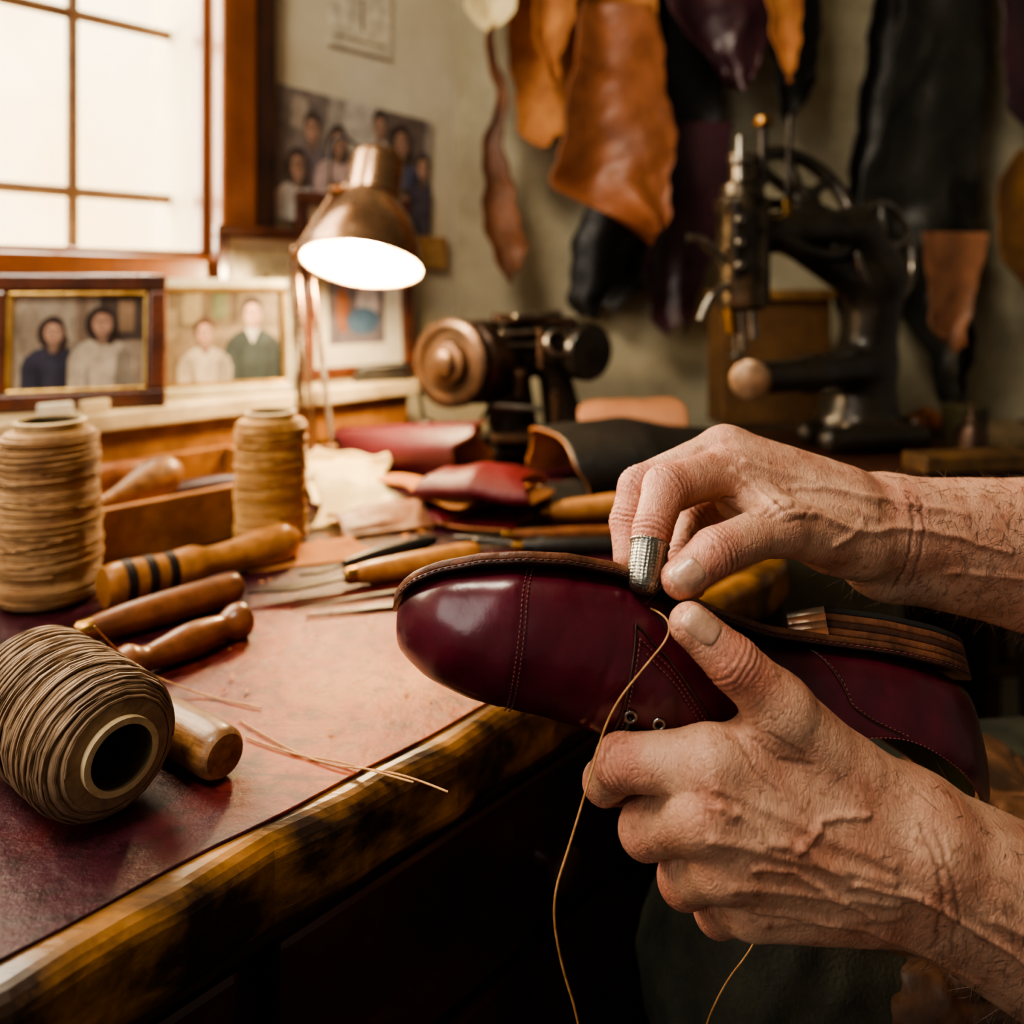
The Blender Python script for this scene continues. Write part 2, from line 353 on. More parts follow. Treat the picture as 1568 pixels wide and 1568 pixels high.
def body_mesh(name,V,Q,mat,parent,attrs=None):
    Vw=V/1000.0; Vw=Vw+np.array([0,0,EZ])
    me=bpy.data.meshes.new(name)
    me.vertices.add(len(Vw)); me.vertices.foreach_set('co',Vw.astype(np.float32).ravel())
    me.loops.add(len(Q)*4); me.loops.foreach_set('vertex_index',Q.astype(np.int32).ravel())
    me.polygons.add(len(Q)); me.polygons.foreach_set('loop_start',np.arange(0,len(Q)*4,4,dtype=np.int32))
    me.update(calc_edges=True); me.validate()
    me.polygons.foreach_set('use_smooth',np.ones(len(me.polygons),bool)); me.materials.append(mat)
    if attrs:
        for k,a in attrs.items():
            at=me.attributes.new(k,'FLOAT','POINT'); at.data.foreach_set('value',a.astype(np.float32))
    ob=bpy.data.objects.new(name,me); link(ob,parent); return ob

# ---------------------------------------------------------------- HANDS
def make_hand(name,parent,palm,fingers,ridges,wrinkle_axis,nails,wrist,step=1.5,seed=1):
    bd=Body(palm,fingers); V,Q=bd.build(step)
    nrm=bd.grad(V)
    disp=np.zeros(len(V)); crease=np.zeros(len(V)); red=np.zeros(len(V))
    arm=np.clip((V[:,0]-wrist)/40,0,1)
    for fg in fingers:
        for j in range(1,len(fg)-1):
            p=np.array(fg[j][0],float); r=fg[j][1]
            ax=np.array(fg[j+1][0],float)-np.array(fg[j-1][0],float); ax/=np.linalg.norm(ax)
            rel=V-p; s_=rel@ax; dd=np.linalg.norm(rel,axis=1)
            wob=fnoise(V,.25,seed+j)*1.3
            mask=np.exp(-(s_/6.0)**2)*(dd<r*2.0)
            pat=.5+.5*np.cos(2*np.pi*(s_+wob)/2.9); pat=pat**2
            disp-=.65*mask*pat; crease+=.5*mask*pat**2; disp+=.6*np.exp(-(dd/(r*1.5))**2)
            red+=.45*np.exp(-((dd-r)/5.0)**2)*(dd<r*2)
        for j in range(len(fg)-1):
            a=np.array(fg[j][0],float);b=np.array(fg[j+1][0],float);L=np.linalg.norm(b-a);ax=(b-a)/L
            t=(V-a)@ax; dd=rc(V.astype(np.float32),a,b,0,0)
            mk=(t>0)&(t<L)&(dd<fg[j][1]*1.35)
            wv=np.sin(2*np.pi*(t+fnoise(V,.3,seed+20+j)*1.5)/2.4)*np.clip(.5+.6*fnoise(V,.12,seed+30+j),0,1)
            disp+=.07*wv*mk
        p=np.array(fg[-1][0],float); td=np.linalg.norm(V-p,axis=1); red+=.45*np.exp(-(td/14)**2)
        crease+=.6*np.exp(-(td/13)**2)*np.clip(fnoise(V,.45,seed+40)*1.6,0,1)
    for pts,h,w in ridges:
        pts=np.array(pts,float); m=[]
        for a,b in zip(pts[:-1],pts[1:]):
            for t in np.linspace(0,1,8,endpoint=False): m.append(a+(b-a)*t)
        m.append(pts[-1]); m=np.array(m)
        q=m.copy(); q[:,1]-=70
        for _ in range(60):
            d=bd.sdf(q); q[:,1]+=np.clip(d,0,5)*.9
        q[:,[0,2]]+=rng.normal(0,.4,(len(q),2))
        d=polyd(V,q); g=np.exp(-(d/w)**2); disp+=h*g
        if h<0: crease+=.4*g
    wa=np.array(wrinkle_axis,float); wa/=np.linalg.norm(wa); wb=np.cross(wa,[0,1,0]); wb/=np.linalg.norm(wb)
    f1=np.sin((V@wa)*1.3+3.0*fnoise(V,.10,seed+9)*2); amp=np.clip(.5+.6*fnoise(V,.05,seed+3),0,1)
    f2=np.sin((V@(wa*.5+wb*.8))*1.1+3.0*fnoise(V,.12,seed+19)*2); amp2=np.clip(.4+.7*fnoise(V,.06,seed+23),0,1)
    disp+= (-.20*(1-np.abs(f1))**1.5*amp+.09*f2*amp2)*(1-.8*arm)
    crease+=.14*np.clip(1-np.abs(f1)*3,0,1)*amp*(1-.6*arm)
    disp+= (.60*fnoise(V,.075,seed+5)+.15*fnoise(V,.25,seed+6))*(1-.45*arm)
    red+=.25*np.clip(fnoise(V,.07,seed+12),0,1)
    V2=V+nrm*disp[:,None]
    body_mesh(name,V2,Q,skin,parent,{'red':np.clip(red,0,.75),'crease':np.clip(crease,0,.7)})
    for i,(c,ax,n,wd,ln) in enumerate(nails):
        c=np.array(c,float);ax=np.array(ax,float);ax/=np.linalg.norm(ax);n=np.array(n,float);n-=ax*(n@ax);n/=np.linalg.norm(n);sd=np.cross(ax,n)
        a,b=np.meshgrid(np.linspace(-1,1,17),np.linspace(-1,1,17),indexing='ij')
        rr=np.maximum(np.abs(a),np.abs(b)); l4=(np.abs(a)**4+np.abs(b)**4)**(1/4); l4[l4==0]=1
        s1=a*rr/l4; s2=b*rr/l4
        q=c+sd*(s1*wd)[...,None]+ax*(s2*ln)[...,None]+n*22
        q=q.reshape(-1,3)
        for _ in range(80):
            d=bd.sdf(q); q-=n*(np.clip(d,-1,6)*.8)[:,None]
        e=rr.reshape(-1); off=np.where(e>.95,-.5,.70+.25*(1-e**2)); q=q+n*off[:,None]
        f=[(k*17+l,(k+1)*17+l,(k+1)*17+l+1,k*17+l+1) for k in range(16) for l in range(16)]
        q=q/1000; q[:,2]+=EZ
        mesh('%s_nail_%d'%(name,i+1),q,f,nail_m,parent)
    return bd

cobbler=grp('cobbler')
LP=[((178,360,-246),(180,366,-268),26,25),((178,358,-246),(300,372,-322),26,40),((180,366,-268),(300,380,-336),25,40),((300,376,-328),(400,392,-396),41,46),
    ((152,360,-222),(118,352,-184),18,13),((178,360,-246),(152,360,-224),24,18),
    ((152,352,-234),(86,347,-206),15,14),((152,348,-245),(82,341,-224),15,14),((153,350,-257),(91,343,-246),15,13.5),((156,356,-271),(105,351,-269),16.5,13),
    ((155,364,-250),(105,362,-240),20,15),((168,366,-270),(118,360,-270),20,15),((118,354,-191),(92,352,-209),9,10)]
LF=[[((118,352,-184),13.5),((97,350,-164),11.2),((79,354,-149),9.6)],
    [((86,347,-206),14),((49,356,-211),11.2),((44,382,-236),9.3),((56,404,-252),8.3)],
    [((82,341,-224),14),((61,366,-248),11.4),((70,394,-262),9.3),((86,412,-264),8.5)],
    [((91,343,-246),13.5),((79,368,-272),11),((90,394,-280),9.2),((104,412,-276),8.2)],
    [((105,351,-269),13),((96,374,-291),10),((106,392,-292),8.4),((118,406,-286),7.6)]]
LR=[([(158,350,-240),(86,340,-208)],1.0,2.4),([(158,350,-246),(82,335,-225)],1.5,2.4),([(160,350,-256),(92,335,-246)],1.3,2.4),([(162,350,-264),(106,345,-267)],1.0,2.4),
    ([(86,340,-214),(98,340,-219),(104,340,-228),(118,340,-230),(140,340,-246),(172,340,-254),(220,340,-284)],1.8,2.0),
    ([(100,340,-238),(116,340,-240),(134,340,-252),(150,340,-262)],1.5,1.8),([(98,340,-260),(118,340,-262),(150,340,-270),(200,340,-300)],1.4,1.9),
    ([(118,340,-232),(130,340,-222),(150,340,-222)],1.4,1.7),([(200,340,-262),(240,340,-280),(290,340,-300)],1.1,2),
    ([(172,340,-226),(178,340,-250),(180,340,-284)],-1.0,1.1),([(178,340,-228),(184,340,-252),(187,340,-284)],-.8,1.0),
    ([(104,340,-193),(114,340,-201),(128,340,-203)],-.7,1.1),([(110,340,-189),(124,340,-197)],-.6,1.0),([(98,340,-195),(104,340,-205),(112,340,-211)],-.6,1.0)]
left_b=make_hand('left_hand_and_forearm',cobbler,LP,LF,LR,(.8,.1,-.5),
    [((81,353,-149.5),(-18,4,14),(-.15,-.72,.7),7.0,8.4)],190,seed=3)
RP=[((209,446,-131),(212,454,-149),25,25),((209,446,-131),(300,453,-146),25,37),((212,454,-149),(300,460,-160),25,36),((300,456,-154),(440,480,-185),39,46),
    ((183,428,-135),(131,396,-118.5),18,12.5),((209,446,-138),(183,430,-135),22,18),
    ((178,430,-120),(119,428,-98),16,13.5),((182,440,-116),(118.5,442,-91),18,14),((185,452,-120),(134,460,-98),16,13),((190,465,-132),(148,472,-110),15,12),
    ((172,442,-136),(126,440,-116),19,14),((134,402,-118),(121,422,-104),9,10)]
RF=[[((131,396,-118.5),12.5),((94.5,372,-122.7),10.6),((77.5,367,-133.5),9.1)],
    [((119,428,-98),13.5),((77.5,402,-100),10.6),((67.5,386,-117),8.9),((62.5,375,-133.5),7.2)],
    [((118.5,442,-91),14),((68,425,-106),10.8),((61,418,-122.5),9.2),((59,405,-137),7.9)],
    [((134,460,-98),13),((79,448,-120),10.5),((69,440,-138),9),((71,430,-149),8)],
    [((148,472,-110),12),((108,470,-132),9.5),((98,456,-152),8.3),((99,440,-163),7.6)]]
RR=[([(188,430,-118),(120,415,-99)],1.1,2.4),([(190,430,-112),(120,430,-90)],1.3,2.4),
    ([(114,420,-94),(130,420,-108),(150,430,-112),(176,430,-124),(215,430,-126),(260,430,-138)],1.7,2.0),([(140,430,-104),(160,430,-104),(190,430,-110),(240,430,-120)],1.4,1.9),
    ([(160,430,-128),(180,430,-120)],1.2,1.8),([(230,430,-150),(270,430,-152),(330,430,-160)],1.0,2),
    ([(212,430,-112),(208,430,-135),(205,430,-160)],-1.0,1.1),([(218,430,-112),(214,430,-135),(212,430,-160)],-.8,1.1),
    ([(108,400,-108),(120,400,-109),(130,400,-105)],-.8,1.1),([(122,400,-110),(140,400,-106)],-.7,1.1),([(130,400,-112),(150,400,-110)],-.6,1.0)]
right_b=make_hand('right_hand_and_forearm',cobbler,RP,RF,RR,(1,.1,-.2),
    [((79,366,-132.5),(-17,-5,-10),(-.4,-.9,.2),6.9,8.0)],220,seed=11)
hair_m=M('arm_hair',(96,70,52),(64,46,36),rough=.5)
def hairs(name,bd,ax0,ax1,rad,n,parent,dirv):
    cu=bpy.data.curves.new(name,'CURVE'); cu.dimensions='3D'; cu.bevel_depth=.00012; cu.bevel_resolution=0
    a=np.array(ax0,float);b=np.array(ax1,float)
    P=a+(b-a)*rng.random((n,1)); D=rng.normal(size=(n,3)); D[:,1]-=.6; D[:,2]+=.3; D/=np.linalg.norm(D,axis=1,keepdims=True)
    q=P+D*(rad+25)
    for _ in range(40): q-=D*(np.clip(bd.sdf(q),-2,8)*.8)[:,None]
    dv=np.array(dirv,float)
    for i in range(n):
        L=rng.uniform(4,11); d=dv+rng.normal(0,.45,3)
        p0=q[i];p1=q[i]+D[i]*1.4+d*L*.5;p2=q[i]+D[i]*rng.uniform(1,3.5)+d*L
        s=cu.splines.new('POLY'); s.points.add(2)
        for k,p in enumerate((p0,p1,p2)): s.points[k].co=(p[0]/1000,p[1]/1000,p[2]/1000+EZ,1)
        s.points[2].radius=.3
    cu.materials.append(hair_m); link(bpy.data.objects.new(name,cu),parent)
hairs('right_arm_hair',right_b,(212,450,-136),(400,470,-170),30,2000,cobbler,(-.6,-.1,-.3))
hairs('left_arm_hair',left_b,(190,362,-258),(380,388,-382),30,1500,cobbler,(-.5,-.1,-.5))
ta=Vector((62.5-67.5,375-386,-133.5+117)).normalized()
thimble=grp('thimble')
tip=Vector((62.5,375,-133.5))/1000; tb=tip-ta*.0148; tb.z+=EZ
lathe('cup',[(.0087,0),(.0095,.0004),(.0097,.0012),(.0093,.0020),(.0090,.0026),(.0089,.006),(.0086,.012),(.0081,.018),(.0075,.0210),(.0061,.0230),(.0035,.0242),(.0002,.0245)],thimble_m,thimble,tb,ta,48,closed=False)
need=grp('sewing_needle')
cyl('shaft',W(.071,.362,-.131),W(.058,.385,-.160),.0006,steel,need,r2=.0003,seg=10)

# ---------------------------------------------------------------- SHOE
shoe=grp('oxblood_leather_shoe')
ST=np.array([ # X, y, zSole, height, halfwidth, openness
(-57.5,405,-166.6,4,3,1),(-55.6,405,-160,19,15,1),(-47.7,406,-153,34,26,1),(-34.5,407,-147.8,47.7,35,1),(-14.7,408.6,-145.8,58,42,1),
(5.4,410.3,-145.7,63.5,46,1),(25.6,412,-147,67.5,47,1),(49.3,414,-151.8,71,46,1),(73.3,416,-160.9,71.5,43,1),(97.5,418,-173.6,70.7,38,.93),
(125.5,420,-183.8,70,34,.74),(153.9,422.5,-188.7,70,32,.60),(187,425,-194,71,33,.53),(213,427.7,-201.4,72,32,.62),(230,429,-209.6,66,26,.80),(239,430,-219,54,17.5,.93),(243,430,-235,24,4,1)],float)
def cr(A,n):
    out=[]
    N_=len(A)
    for i in range(N_-1):
        p0=A[max(i-1,0)];p1=A[i];p2=A[i+1];p3=A[min(i+2,N_-1)]
        for t in np.linspace(0,1,n,endpoint=False):
            out.append(.5*((2*p1)+(-p0+p2)*t+(2*p0-5*p1+4*p2-p3)*t*t+(-p0+3*p1-3*p2+p3)*t**3))
    out.append(A[-1]); return np.array(out)
SS=cr(ST,12); SS[:,4]=np.maximum(SS[:,4],1.5); SS[:,5]=np.clip(SS[:,5],.4,1)
DN=np.array([0,-.42,-.9075]); LT=np.array([0,-.9075,.42]); UP=-DN
def sect(st,u):
    """u in [0,1]: near ridge -> near side -> sole -> far side -> far ridge"""
    X,y,z,h,w,c=st
    zm=.36*h
    near=1 if u<.5 else -1
    q=(u if u<.5 else 1-u)*2
    if q<.6:
        th=(1-q/.6)*math.pi/2
        s=math.sin(th); lat=w*max(0,math.cos(th))**.82 ; dep=zm+(h-zm)*s**.95
        if c<.999:
            dep2=zm+(c*h-zm)*(s); fr=(dep2-zm)/(h-zm); lat=w*(max(0,1-fr**2.2))**.55; dep=dep2
            lat=max(lat,w*.25)
    else:
        th=(q-.6)/.4*math.pi/2
        lat=w*math.cos(th)**.42; dep=zm*(1-math.sin(th)**.6)
        if th>math.pi/2-.01: lat=0
    return np.array([X,y,z])+DN*dep+LT*(lat*near)
NU=96
vs=[];fs=[]
cap_X=lambda u:8-14*min(1,abs((u if u<.5 else 1-u)*2-1)**1.0)
for st in SS:
    for k in range(NU+1):
        u=k/NU; p=sect(st,u)
        e=cap_X(u)
        c0=np.array([st[0],st[1],st[2]])+DN*st[3]*.4; d=p-c0; dn_=d/max(np.linalg.norm(d),1e-6)
        if st[0]<e: p=p+dn_*.6
        X=st[0]
        if 10<X<110:
            s1=(X-.35*(p[2]+180)); env=math.exp(-((X-52)/26)**2)
            cre=-1.0*max(0,math.cos((s1-40)/13*2*math.pi*.5))**12-.7*max(0,math.cos((s1*.8+p[2]*.5)/9))**14
            p=p+dn_*cre*env*(.6+.4*math.sin(p[2]*.2+X*.1))
        p=p+dn_*(.35*math.sin(X*.11+p[2]*.13)+.2*math.sin(X*.23-p[2]*.19+1))
        vs.append((p[0]/1000,p[1]/1000,p[2]/1000+EZ))
n=NU+1
for i in range(len(SS)-1):
    for k in range(NU): fs.append((i*n+k,(i+1)*n+k,(i+1)*n+k+1,i*n+k+1))
up=mesh('upper',vs,fs,[shoe_leather,lining_m],shoe)
so=up.modifiers.new('s','SOLIDIFY'); so.thickness=.0022; so.material_offset=1; so.use_rim=True; so.material_offset_rim=0
me=up.data; k0=(len(SS)//3)*NU+12; pl=me.polygons[k0]
if pl.normal.dot(Vector(LT))<0: me.flip_normals()
so.offset=-1
sb=up.modifiers.new('ss','SUBSURF'); sb.levels=1; sb.render_levels=1
def slab(name,sel,extra,t0,t1,mat):
    v=[];f=[]
    A=np.array(sel)
    prof=[(.7,t0),(1,t0+(t1-t0)*.2),(1,t0+(t1-t0)*.8),(.7,t1)]
    for st in A:
        X,y,z,h,w=st[:5]; c=np.array([X,y,z]); ww=w+extra
        ring=[]
        for s_ in (1,-1):
            rr=prof if s_==1 else prof[::-1]
            for a,b in rr: ring.append(c+LT*s_*(ww-1.2+1.2*a)+UP*b)
        for p in ring: v.append((p[0]/1000,p[1]/1000,p[2]/1000+EZ))
    n=8
    for i in range(len(A)-1):
        for k in range(n): f.append((i*n+k,(i+1)*n+k,(i+1)*n+(k+1)%n,i*n+(k+1)%n))
    f.append(tuple(range(n))[::-1]); f.append(tuple((len(A)-1)*n+k for k in range(n)))
    return mesh(name,v,f,mat,shoe)
def sole_outline():
    A=[]
    X0,X1=-59.5,242
    for a in np.concatenate([np.linspace(0,1,16)**2*.12,np.linspace(.13,.87,40),1-(np.linspace(1,0,14)**2)*.12]):
        X=X0+(X1-X0)*a
        y=405+25*(X+57.5)/300
        z=np.interp(X,[-60,-57,-52,-46,-34.5,-14.7,5.4,25.6,49.3,73.3,97.5,125.5,153.9,187,213,230,241],[-163.5,-159.5,-155,-151.5,-147.7,-145.2,-145.2,-146.8,-151.6,-160.9,-173.2,-183.2,-188.4,-194,-200.5,-206,-210])
        w=np.interp(X,[-34.5,-14.7,5.4,25.6,49.3,73.3,97.5,125.5,153.9,187,206],[33.5,40,44,45,43,39,33,29,28.5,31,31])
        if X<-34.5: q=(X+34.5)/(X0+34.5); w=33.5*math.sqrt(max(0,1-q**2))
        if X>206: q=(X-206)/(X1-206); w=31*math.sqrt(max(0,1-q**2))
        A.append((X,y,z,0,max(w,.5)))
    return A
SO=sole_outline()
slab('welt',SO,3.0,-.6,1.4,sole_dark)
slab('outsole',SO,2.3,1.4,4.6,sole_m)
HE=[s for s in SO if s[0]>157]
slab('heel_lift_1',HE,2.4,4.6,8.0,sole_m); slab('heel_lift_2',HE,2.1,8.0,11.3,sole_dark); slab('heel_lift_3',HE,2.0,11.3,14.8,sole_m); slab('heel_top_piece',HE,1.6,14.8,17.8,black_leather)
def interp_st(X):
    i=np.searchsorted(SS[:,0],X); i=min(max(i,1),len(SS)-1); a=SS[i-1];b=SS[i]; t=(X-a[0])/max(b[0]-a[0],1e-6); return a+(b-a)*t
def beads(name,P,L,r,gap,mat):
    P=np.array(P); s=np.concatenate([[0],np.cumsum(np.linalg.norm(np.diff(P,axis=0),axis=1))])
    v=[];f=[]
    for q in np.arange(0,s[-1]-L,gap):
        a=np.array([np.interp(q,s,P[:,i]) for i in range(3)]); b=np.array([np.interp(q+L,s,P[:,i]) for i in range(3)])
        d=(b-a)/np.linalg.norm(b-a); e=np.cross(d,[0,1,.3]); e/=np.linalg.norm(e); g=np.cross(d,e)
        o=len(v)
        for (tt,rr) in ((0,.3),(.25,1),(.75,1),(1,.3)):
            for k in range(6):
                an=k*math.pi/3; p=a+(b-a)*tt+(e*math.cos(an)+g*math.sin(an))*r*rr; v.append((p[0]/1000,p[1]/1000,p[2]/1000+EZ))
        for i in range(3):
            for k in range(6): f.append((o+i*6+k,o+i*6+(k+1)%6,o+(i+1)*6+(k+1)%6,o+(i+1)*6+k))
    mesh(name,v,f,mat,shoe)
def spts(path,off):
    P=[]
    for (x0,u0),(x1,u1) in zip(path[:-1],path[1:]):
        for t in np.linspace(0,1,40,endpoint=False):
            X=x0+(x1-x0)*t;u=u0+(u1-u0)*t; st=interp_st(X); p=sect(st,u); c0=np.array([st[0],st[1],st[2]])+DN*st[3]*.42; d=p-c0; P.append(p+d/np.linalg.norm(d)*off)
    return P
def stitches(name,path,off=1.0,L=1.5,r=.36,gap=2.2): beads(name,spts(path,off),L,r,gap,stitch_m)
stitches('toe_cap_stitching',[(cap_X(u)+1.8,u) for u in np.linspace(.02,.44,10)])
stitches('toe_cap_stitching_b',[(cap_X(u)+4.0,u) for u in np.linspace(.02,.44,10)])
stitches('facing_stitching',[(58,.30),(53,.20),(49,.10),(48,.03)])
stitches('facing_stitching_b',[(58,.30),(72,.27),(88,.20),(100,.12)])
stitches('facing_stitching_c',[(60.5,.28),(73,.25),(88,.18),(98,.11)])
stitches('counter_stitching',[(150,.40),(158,.34),(172,.22),(190,.10)])
stitches('collar_stitching',[(150,.035),(187,.035),(213,.035),(234,.03)])
beads('welt_stitching',[np.array([s[0],s[1],s[2]])+LT*(s[4]+3.2)+UP*1.0 for s in SO[6:-6]],2.2,.34,3.4,stitch_m)
def tubepts(path,off): return [Vector(p)/1000+Vector((0,0,EZ)) for p in spts(path,off)[::6]]
tube('facing_edge',tubepts([(56.5,.31),(51.5,.2),(47,.1),(46,.02)],.5),.0005,sole_dark,shoe)
tube('seam_side',tubepts([(56.5,.31),(70,.29),(88,.22),(101,.12)],.5),.0005,sole_dark,shoe)
tube('counter_seam',tubepts([(148,.42),(156,.35),(170,.23),(188,.10)],.4),.0005,sole_dark,shoe)
for i,(x,u) in enumerate([(53,.15),(66,.155),(79,.155)]):
    p=spts([(x,u),(x+1,u)],.8)[0]; torus('eyelet_%d'%(i+1),Vector(p)/1000+Vector((0,0,EZ)),Vector(LT*.85+DN*.5),.0024,.0008,steel,shoe,24,8)
for i,x in enumerate((53,66)):
    a=spts([(x,.15),(x+1,.15)],.6)[0];b=spts([(x-3,.06),(x-2,.06)],3)[0];c=sect(interp_st(x-6),.95)
    tube('lace_%d'%(i+1),[Vector(q)/1000+Vector((0,0,EZ)) for q in (a,(a+b)/2+LT*2.5,b,c+DN*2)],.0011,black_leather,shoe)

th=grp('sewing_thread')
tube('strand',[W(*[q/1000 for q in p]) for p in [(62,378,-150),(66,368,-148),(71,361,-150),(70,357,-156),(60,354,-166),(43,351,-185),(35,347,-208),(25,346,-241),(17,346,-265),(21,348,-294),(31,350,-325),(44,352,-420)]],.00048,thread_m,th)
th2=grp('sewing_thread')
tube('strand',[W(*[q/1000 for q in p]) for p in [(112,392,-292),(124,396,-315),(122,410,-340),(110,416,-362),(98,418,-392),(92,420,-440)]],.0004,thread_m,th2)

# ---------------------------------------------------------------- lap, trousers, apron
tb_=Body([((150,500,-425),(300,520,-432),66,72),((300,520,-432),(680,580,-470),72,88),((150,500,-425),(175,520,-900),62,46),((180,560,-880),(110,540,-945),40,30)],kp=20)
V,Q=tb_.build(5,False); nn=tb_.grad(V); V=V+nn*(4*fnoise(V,.05,5)+2.5*fnoise(V,.13,6))[:,None]
body_mesh('trouser_leg_near',V,Q,trouser_m,cobbler)
tb2=Body([((245,690,-460),(700,740,-480),66,85),((245,690,-460),(260,700,-900),60,46),((255,730,-880),(190,700,-945),40,30)],kp=20)
V,Q=tb2.build(6,False); nn=tb2.grad(V); V=V+nn*(3*fnoise(V,.05,5))[:,None]
body_mesh('trouser_leg_far',V,Q,trouser_m,cobbler)
ab=Body([((228,508,-425),(420,530,-425),72,84),((420,530,-425),(700,580,-460),84,100),((205,470,-440),(215,455,-600),34,30),((262,460,-450),(270,450,-600),32,30),((350,470,-450),(355,450,-620),36,30),((300,560,-410),(380,660,-430),60,60)],kp=16)
V,Q=ab.build(4,True); nn=ab.grad(V); V=V+nn*(5.5*fnoise(V,.045,15)+2.2*fnoise(V,.12,16)-4*np.exp(-(fnoise(V,.035,18)/.07)**2))[:,None]
body_mesh('leather_apron',V,Q,apron_m,cobbler)
sl=Body([((395,390,-396),(560,470,-170),54,66),((440,480,-185),(600,640,-60),54,66),((560,470,-170),(660,480,130),66,70),((600,640,-60),(680,700,130),66,70),((680,520,100),(690,690,100),90,90),((700,600,-420),(700,600,60),135,140)],kp=30)
V,Q=sl.build(8,False); nn=sl.grad(V); V=V+nn*(3*fnoise(V,.05,25))[:,None]
body_mesh('work_shirt',V,Q,M('shirt_cloth',(52,50,44),(38,36,32),scale=20,rough=.9,bump=.4),cobbler)

# ---------------------------------------------------------------- ROOM
CX,CY=-.105,1.442
Hc=1.6
bboxes('wall_left',[(-2.2,-.85,.72,.94,-1,Hc),(.187,.70,.72,.94,-1,Hc),(-.85,.187,.72,.94,-1,.036),(-.85,.187,.72,.94,1.0,Hc)],plaster,None,0)
v=[W(CX,CY,-1),W(2.6,CY+.1726*2.705,-1),W(2.6,CY+.1726*2.705,Hc),W(CX,CY,Hc)]
v+=[p+Vector((-.02,.15,0)) for p in v]
mesh('wall_back',v,[(0,1,2,3),(7,6,5,4),(1,5,6,2),(0,3,7,4),(3,2,6,7),(0,4,5,1)],plaster2,None,False)
box('floor',(.2,.6,-.01),(5.2,4.4,.02),floor_m,None,bev=0)
mesh('ceiling',[(-2.4,-1.6,EZ+Hc),(2.8,-1.6,EZ+Hc),(2.8,2.8,EZ+Hc),(-2.4,2.8,EZ+Hc)],[(0,1,2,3)],plaster2,None,False)
backdrop_m=M('glowing_backdrop',(255,240,204),(255,214,146),scale=1.6,rough=.9,emis=3.6,bump=0)
bboxes('window_backdrop',[(-3.0,2.4,2.6,2.62,-1.0,3.2)],backdrop_m,None,0)  # emissive panel standing in for the daylight beyond the window
win=grp('window_1')
bboxes('casing',[(.182,.236,.695,.73,-.005,1.1),(-.93,-.85,.695,.73,-.005,1.1),(-.93,.236,.69,.73,-.005,.042),(-.93,.236,.695,.73,.99,1.08)],wood_frame,win,.006)
bboxes('casing_outer',[(.236,.268,.700,.73,-.03,1.1),(-.95,.268,.70,.73,-.03,-.005)],wood_dark,win,.004)
bboxes('sash_frame',[(.172,.187,.735,.765,.036,1.0),(-.85,.187,.735,.765,.036,.052),(-.33,-.28,.735,.765,.036,1.0)],wood_frame,win,.004)
gr=M('grille_iron',(120,88,56),(92,64,38),rough=.6)
for i,t in enumerate((-.75,-.59,-.43,-.27,-.11,.05)): cyl('grille_bar_%d'%(i+1),B(t,.875,.036),B(t,.875,1.0),.008,gr,win,seg=12)
for i,z in enumerate((.135,.385,.635,.885)): cyl('grille_rail_%d'%(i+1),B(-.85,.875,z),B(.187,.875,z),.008,gr,win,seg=12)
led=grp('window_ledge')
bboxes('ledge_top',[(-1.6,.452,.600,.7195,-.162,-.14)],cream_paint,led,.003)
bboxes('ledge_apron',[(-1.6,.44,.612,.7195,-.215,-.162)],wood_tanb,led,.003)
bboxes('ledge_base',[(-1.6,.44,.625,.7195,-.2545,-.215)],wood_dark,led,.003)

# ---------------------------------------------------------------- BENCH
bench=grp('cobblers_workbench')
def prism(name,pts,z0,z1,mat,parent,bev=.004):
    n=len(pts); v=[(x,y,z0+EZ) for x,y in pts]+[(x,y,z1+EZ) for x,y in pts]
    f=[tuple(range(n))[::-1],tuple(range(n,2*n))]+[(i,(i+1)%n,n+(i+1)%n,n+i) for i in range(n)]
    ob=mesh(name,v,f,mat,parent,False); bevel(ob,bev,4); return ob
def bp(t,d): q=B(t,d,0); return (q.x,q.y)
edge=[bp(t,-.014+.0022*math.sin(t*31)+.0016*math.sin(t*83+1)) for t in np.linspace(-1.1,.40,70)]
prism('top_board',edge+[(.270,1.0),(.270,1.48),(-.09,1.43),bp(-1.1,.715)],-.302,-.2565,wood_rim,bench,.010)
edge2=[bp(t,.002+.0012*math.sin(t*23)+.0008*math.sin(t*67+1)) for t in np.linspace(-1.08,.385,70)]
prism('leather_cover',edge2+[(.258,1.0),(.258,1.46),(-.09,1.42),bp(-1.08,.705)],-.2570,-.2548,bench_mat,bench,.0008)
bboxes('cabinet',[(-1.05,.30,.05,.70,-.96,-.302)],wood_dark,bench,.004)
bboxes('apron_rail',[(-1.06,.36,.022,.05,-.335,-.302)],wood_dark,bench,.004)
for i,(a,b) in enumerate([(-1.0,-.58),(-.56,-.14),(-.12,.29)]):
    bboxes('drawer_front_%d'%(i+1),[(a,b,.026,.052,-.455,-.34)],wood_red,bench,.005)
    bboxes('cupboard_door_%d'%(i+1),[(a,b,.030,.052,-.93,-.47)],wood_red,bench,.005)
    p=B((a+b)/2,.026,-.398); lathe('knob_%d'%(i+1),[(.008,0),(.006,.006),(.006,.012),(.014,.018),(.015,.024),(.009,.030),(.001,.031)],wood_dark,bench,p,B(0,-1,0)-B(0,0,0),24)
bboxes('plinth',[(-1.04,.29,.07,.69,-1.0,-.96)],wood_dark,bench,.003)
bboxes('right_leg',[(.33,.38,.03,.08,-1.0,-.302)],wood_dark,bench,.004)

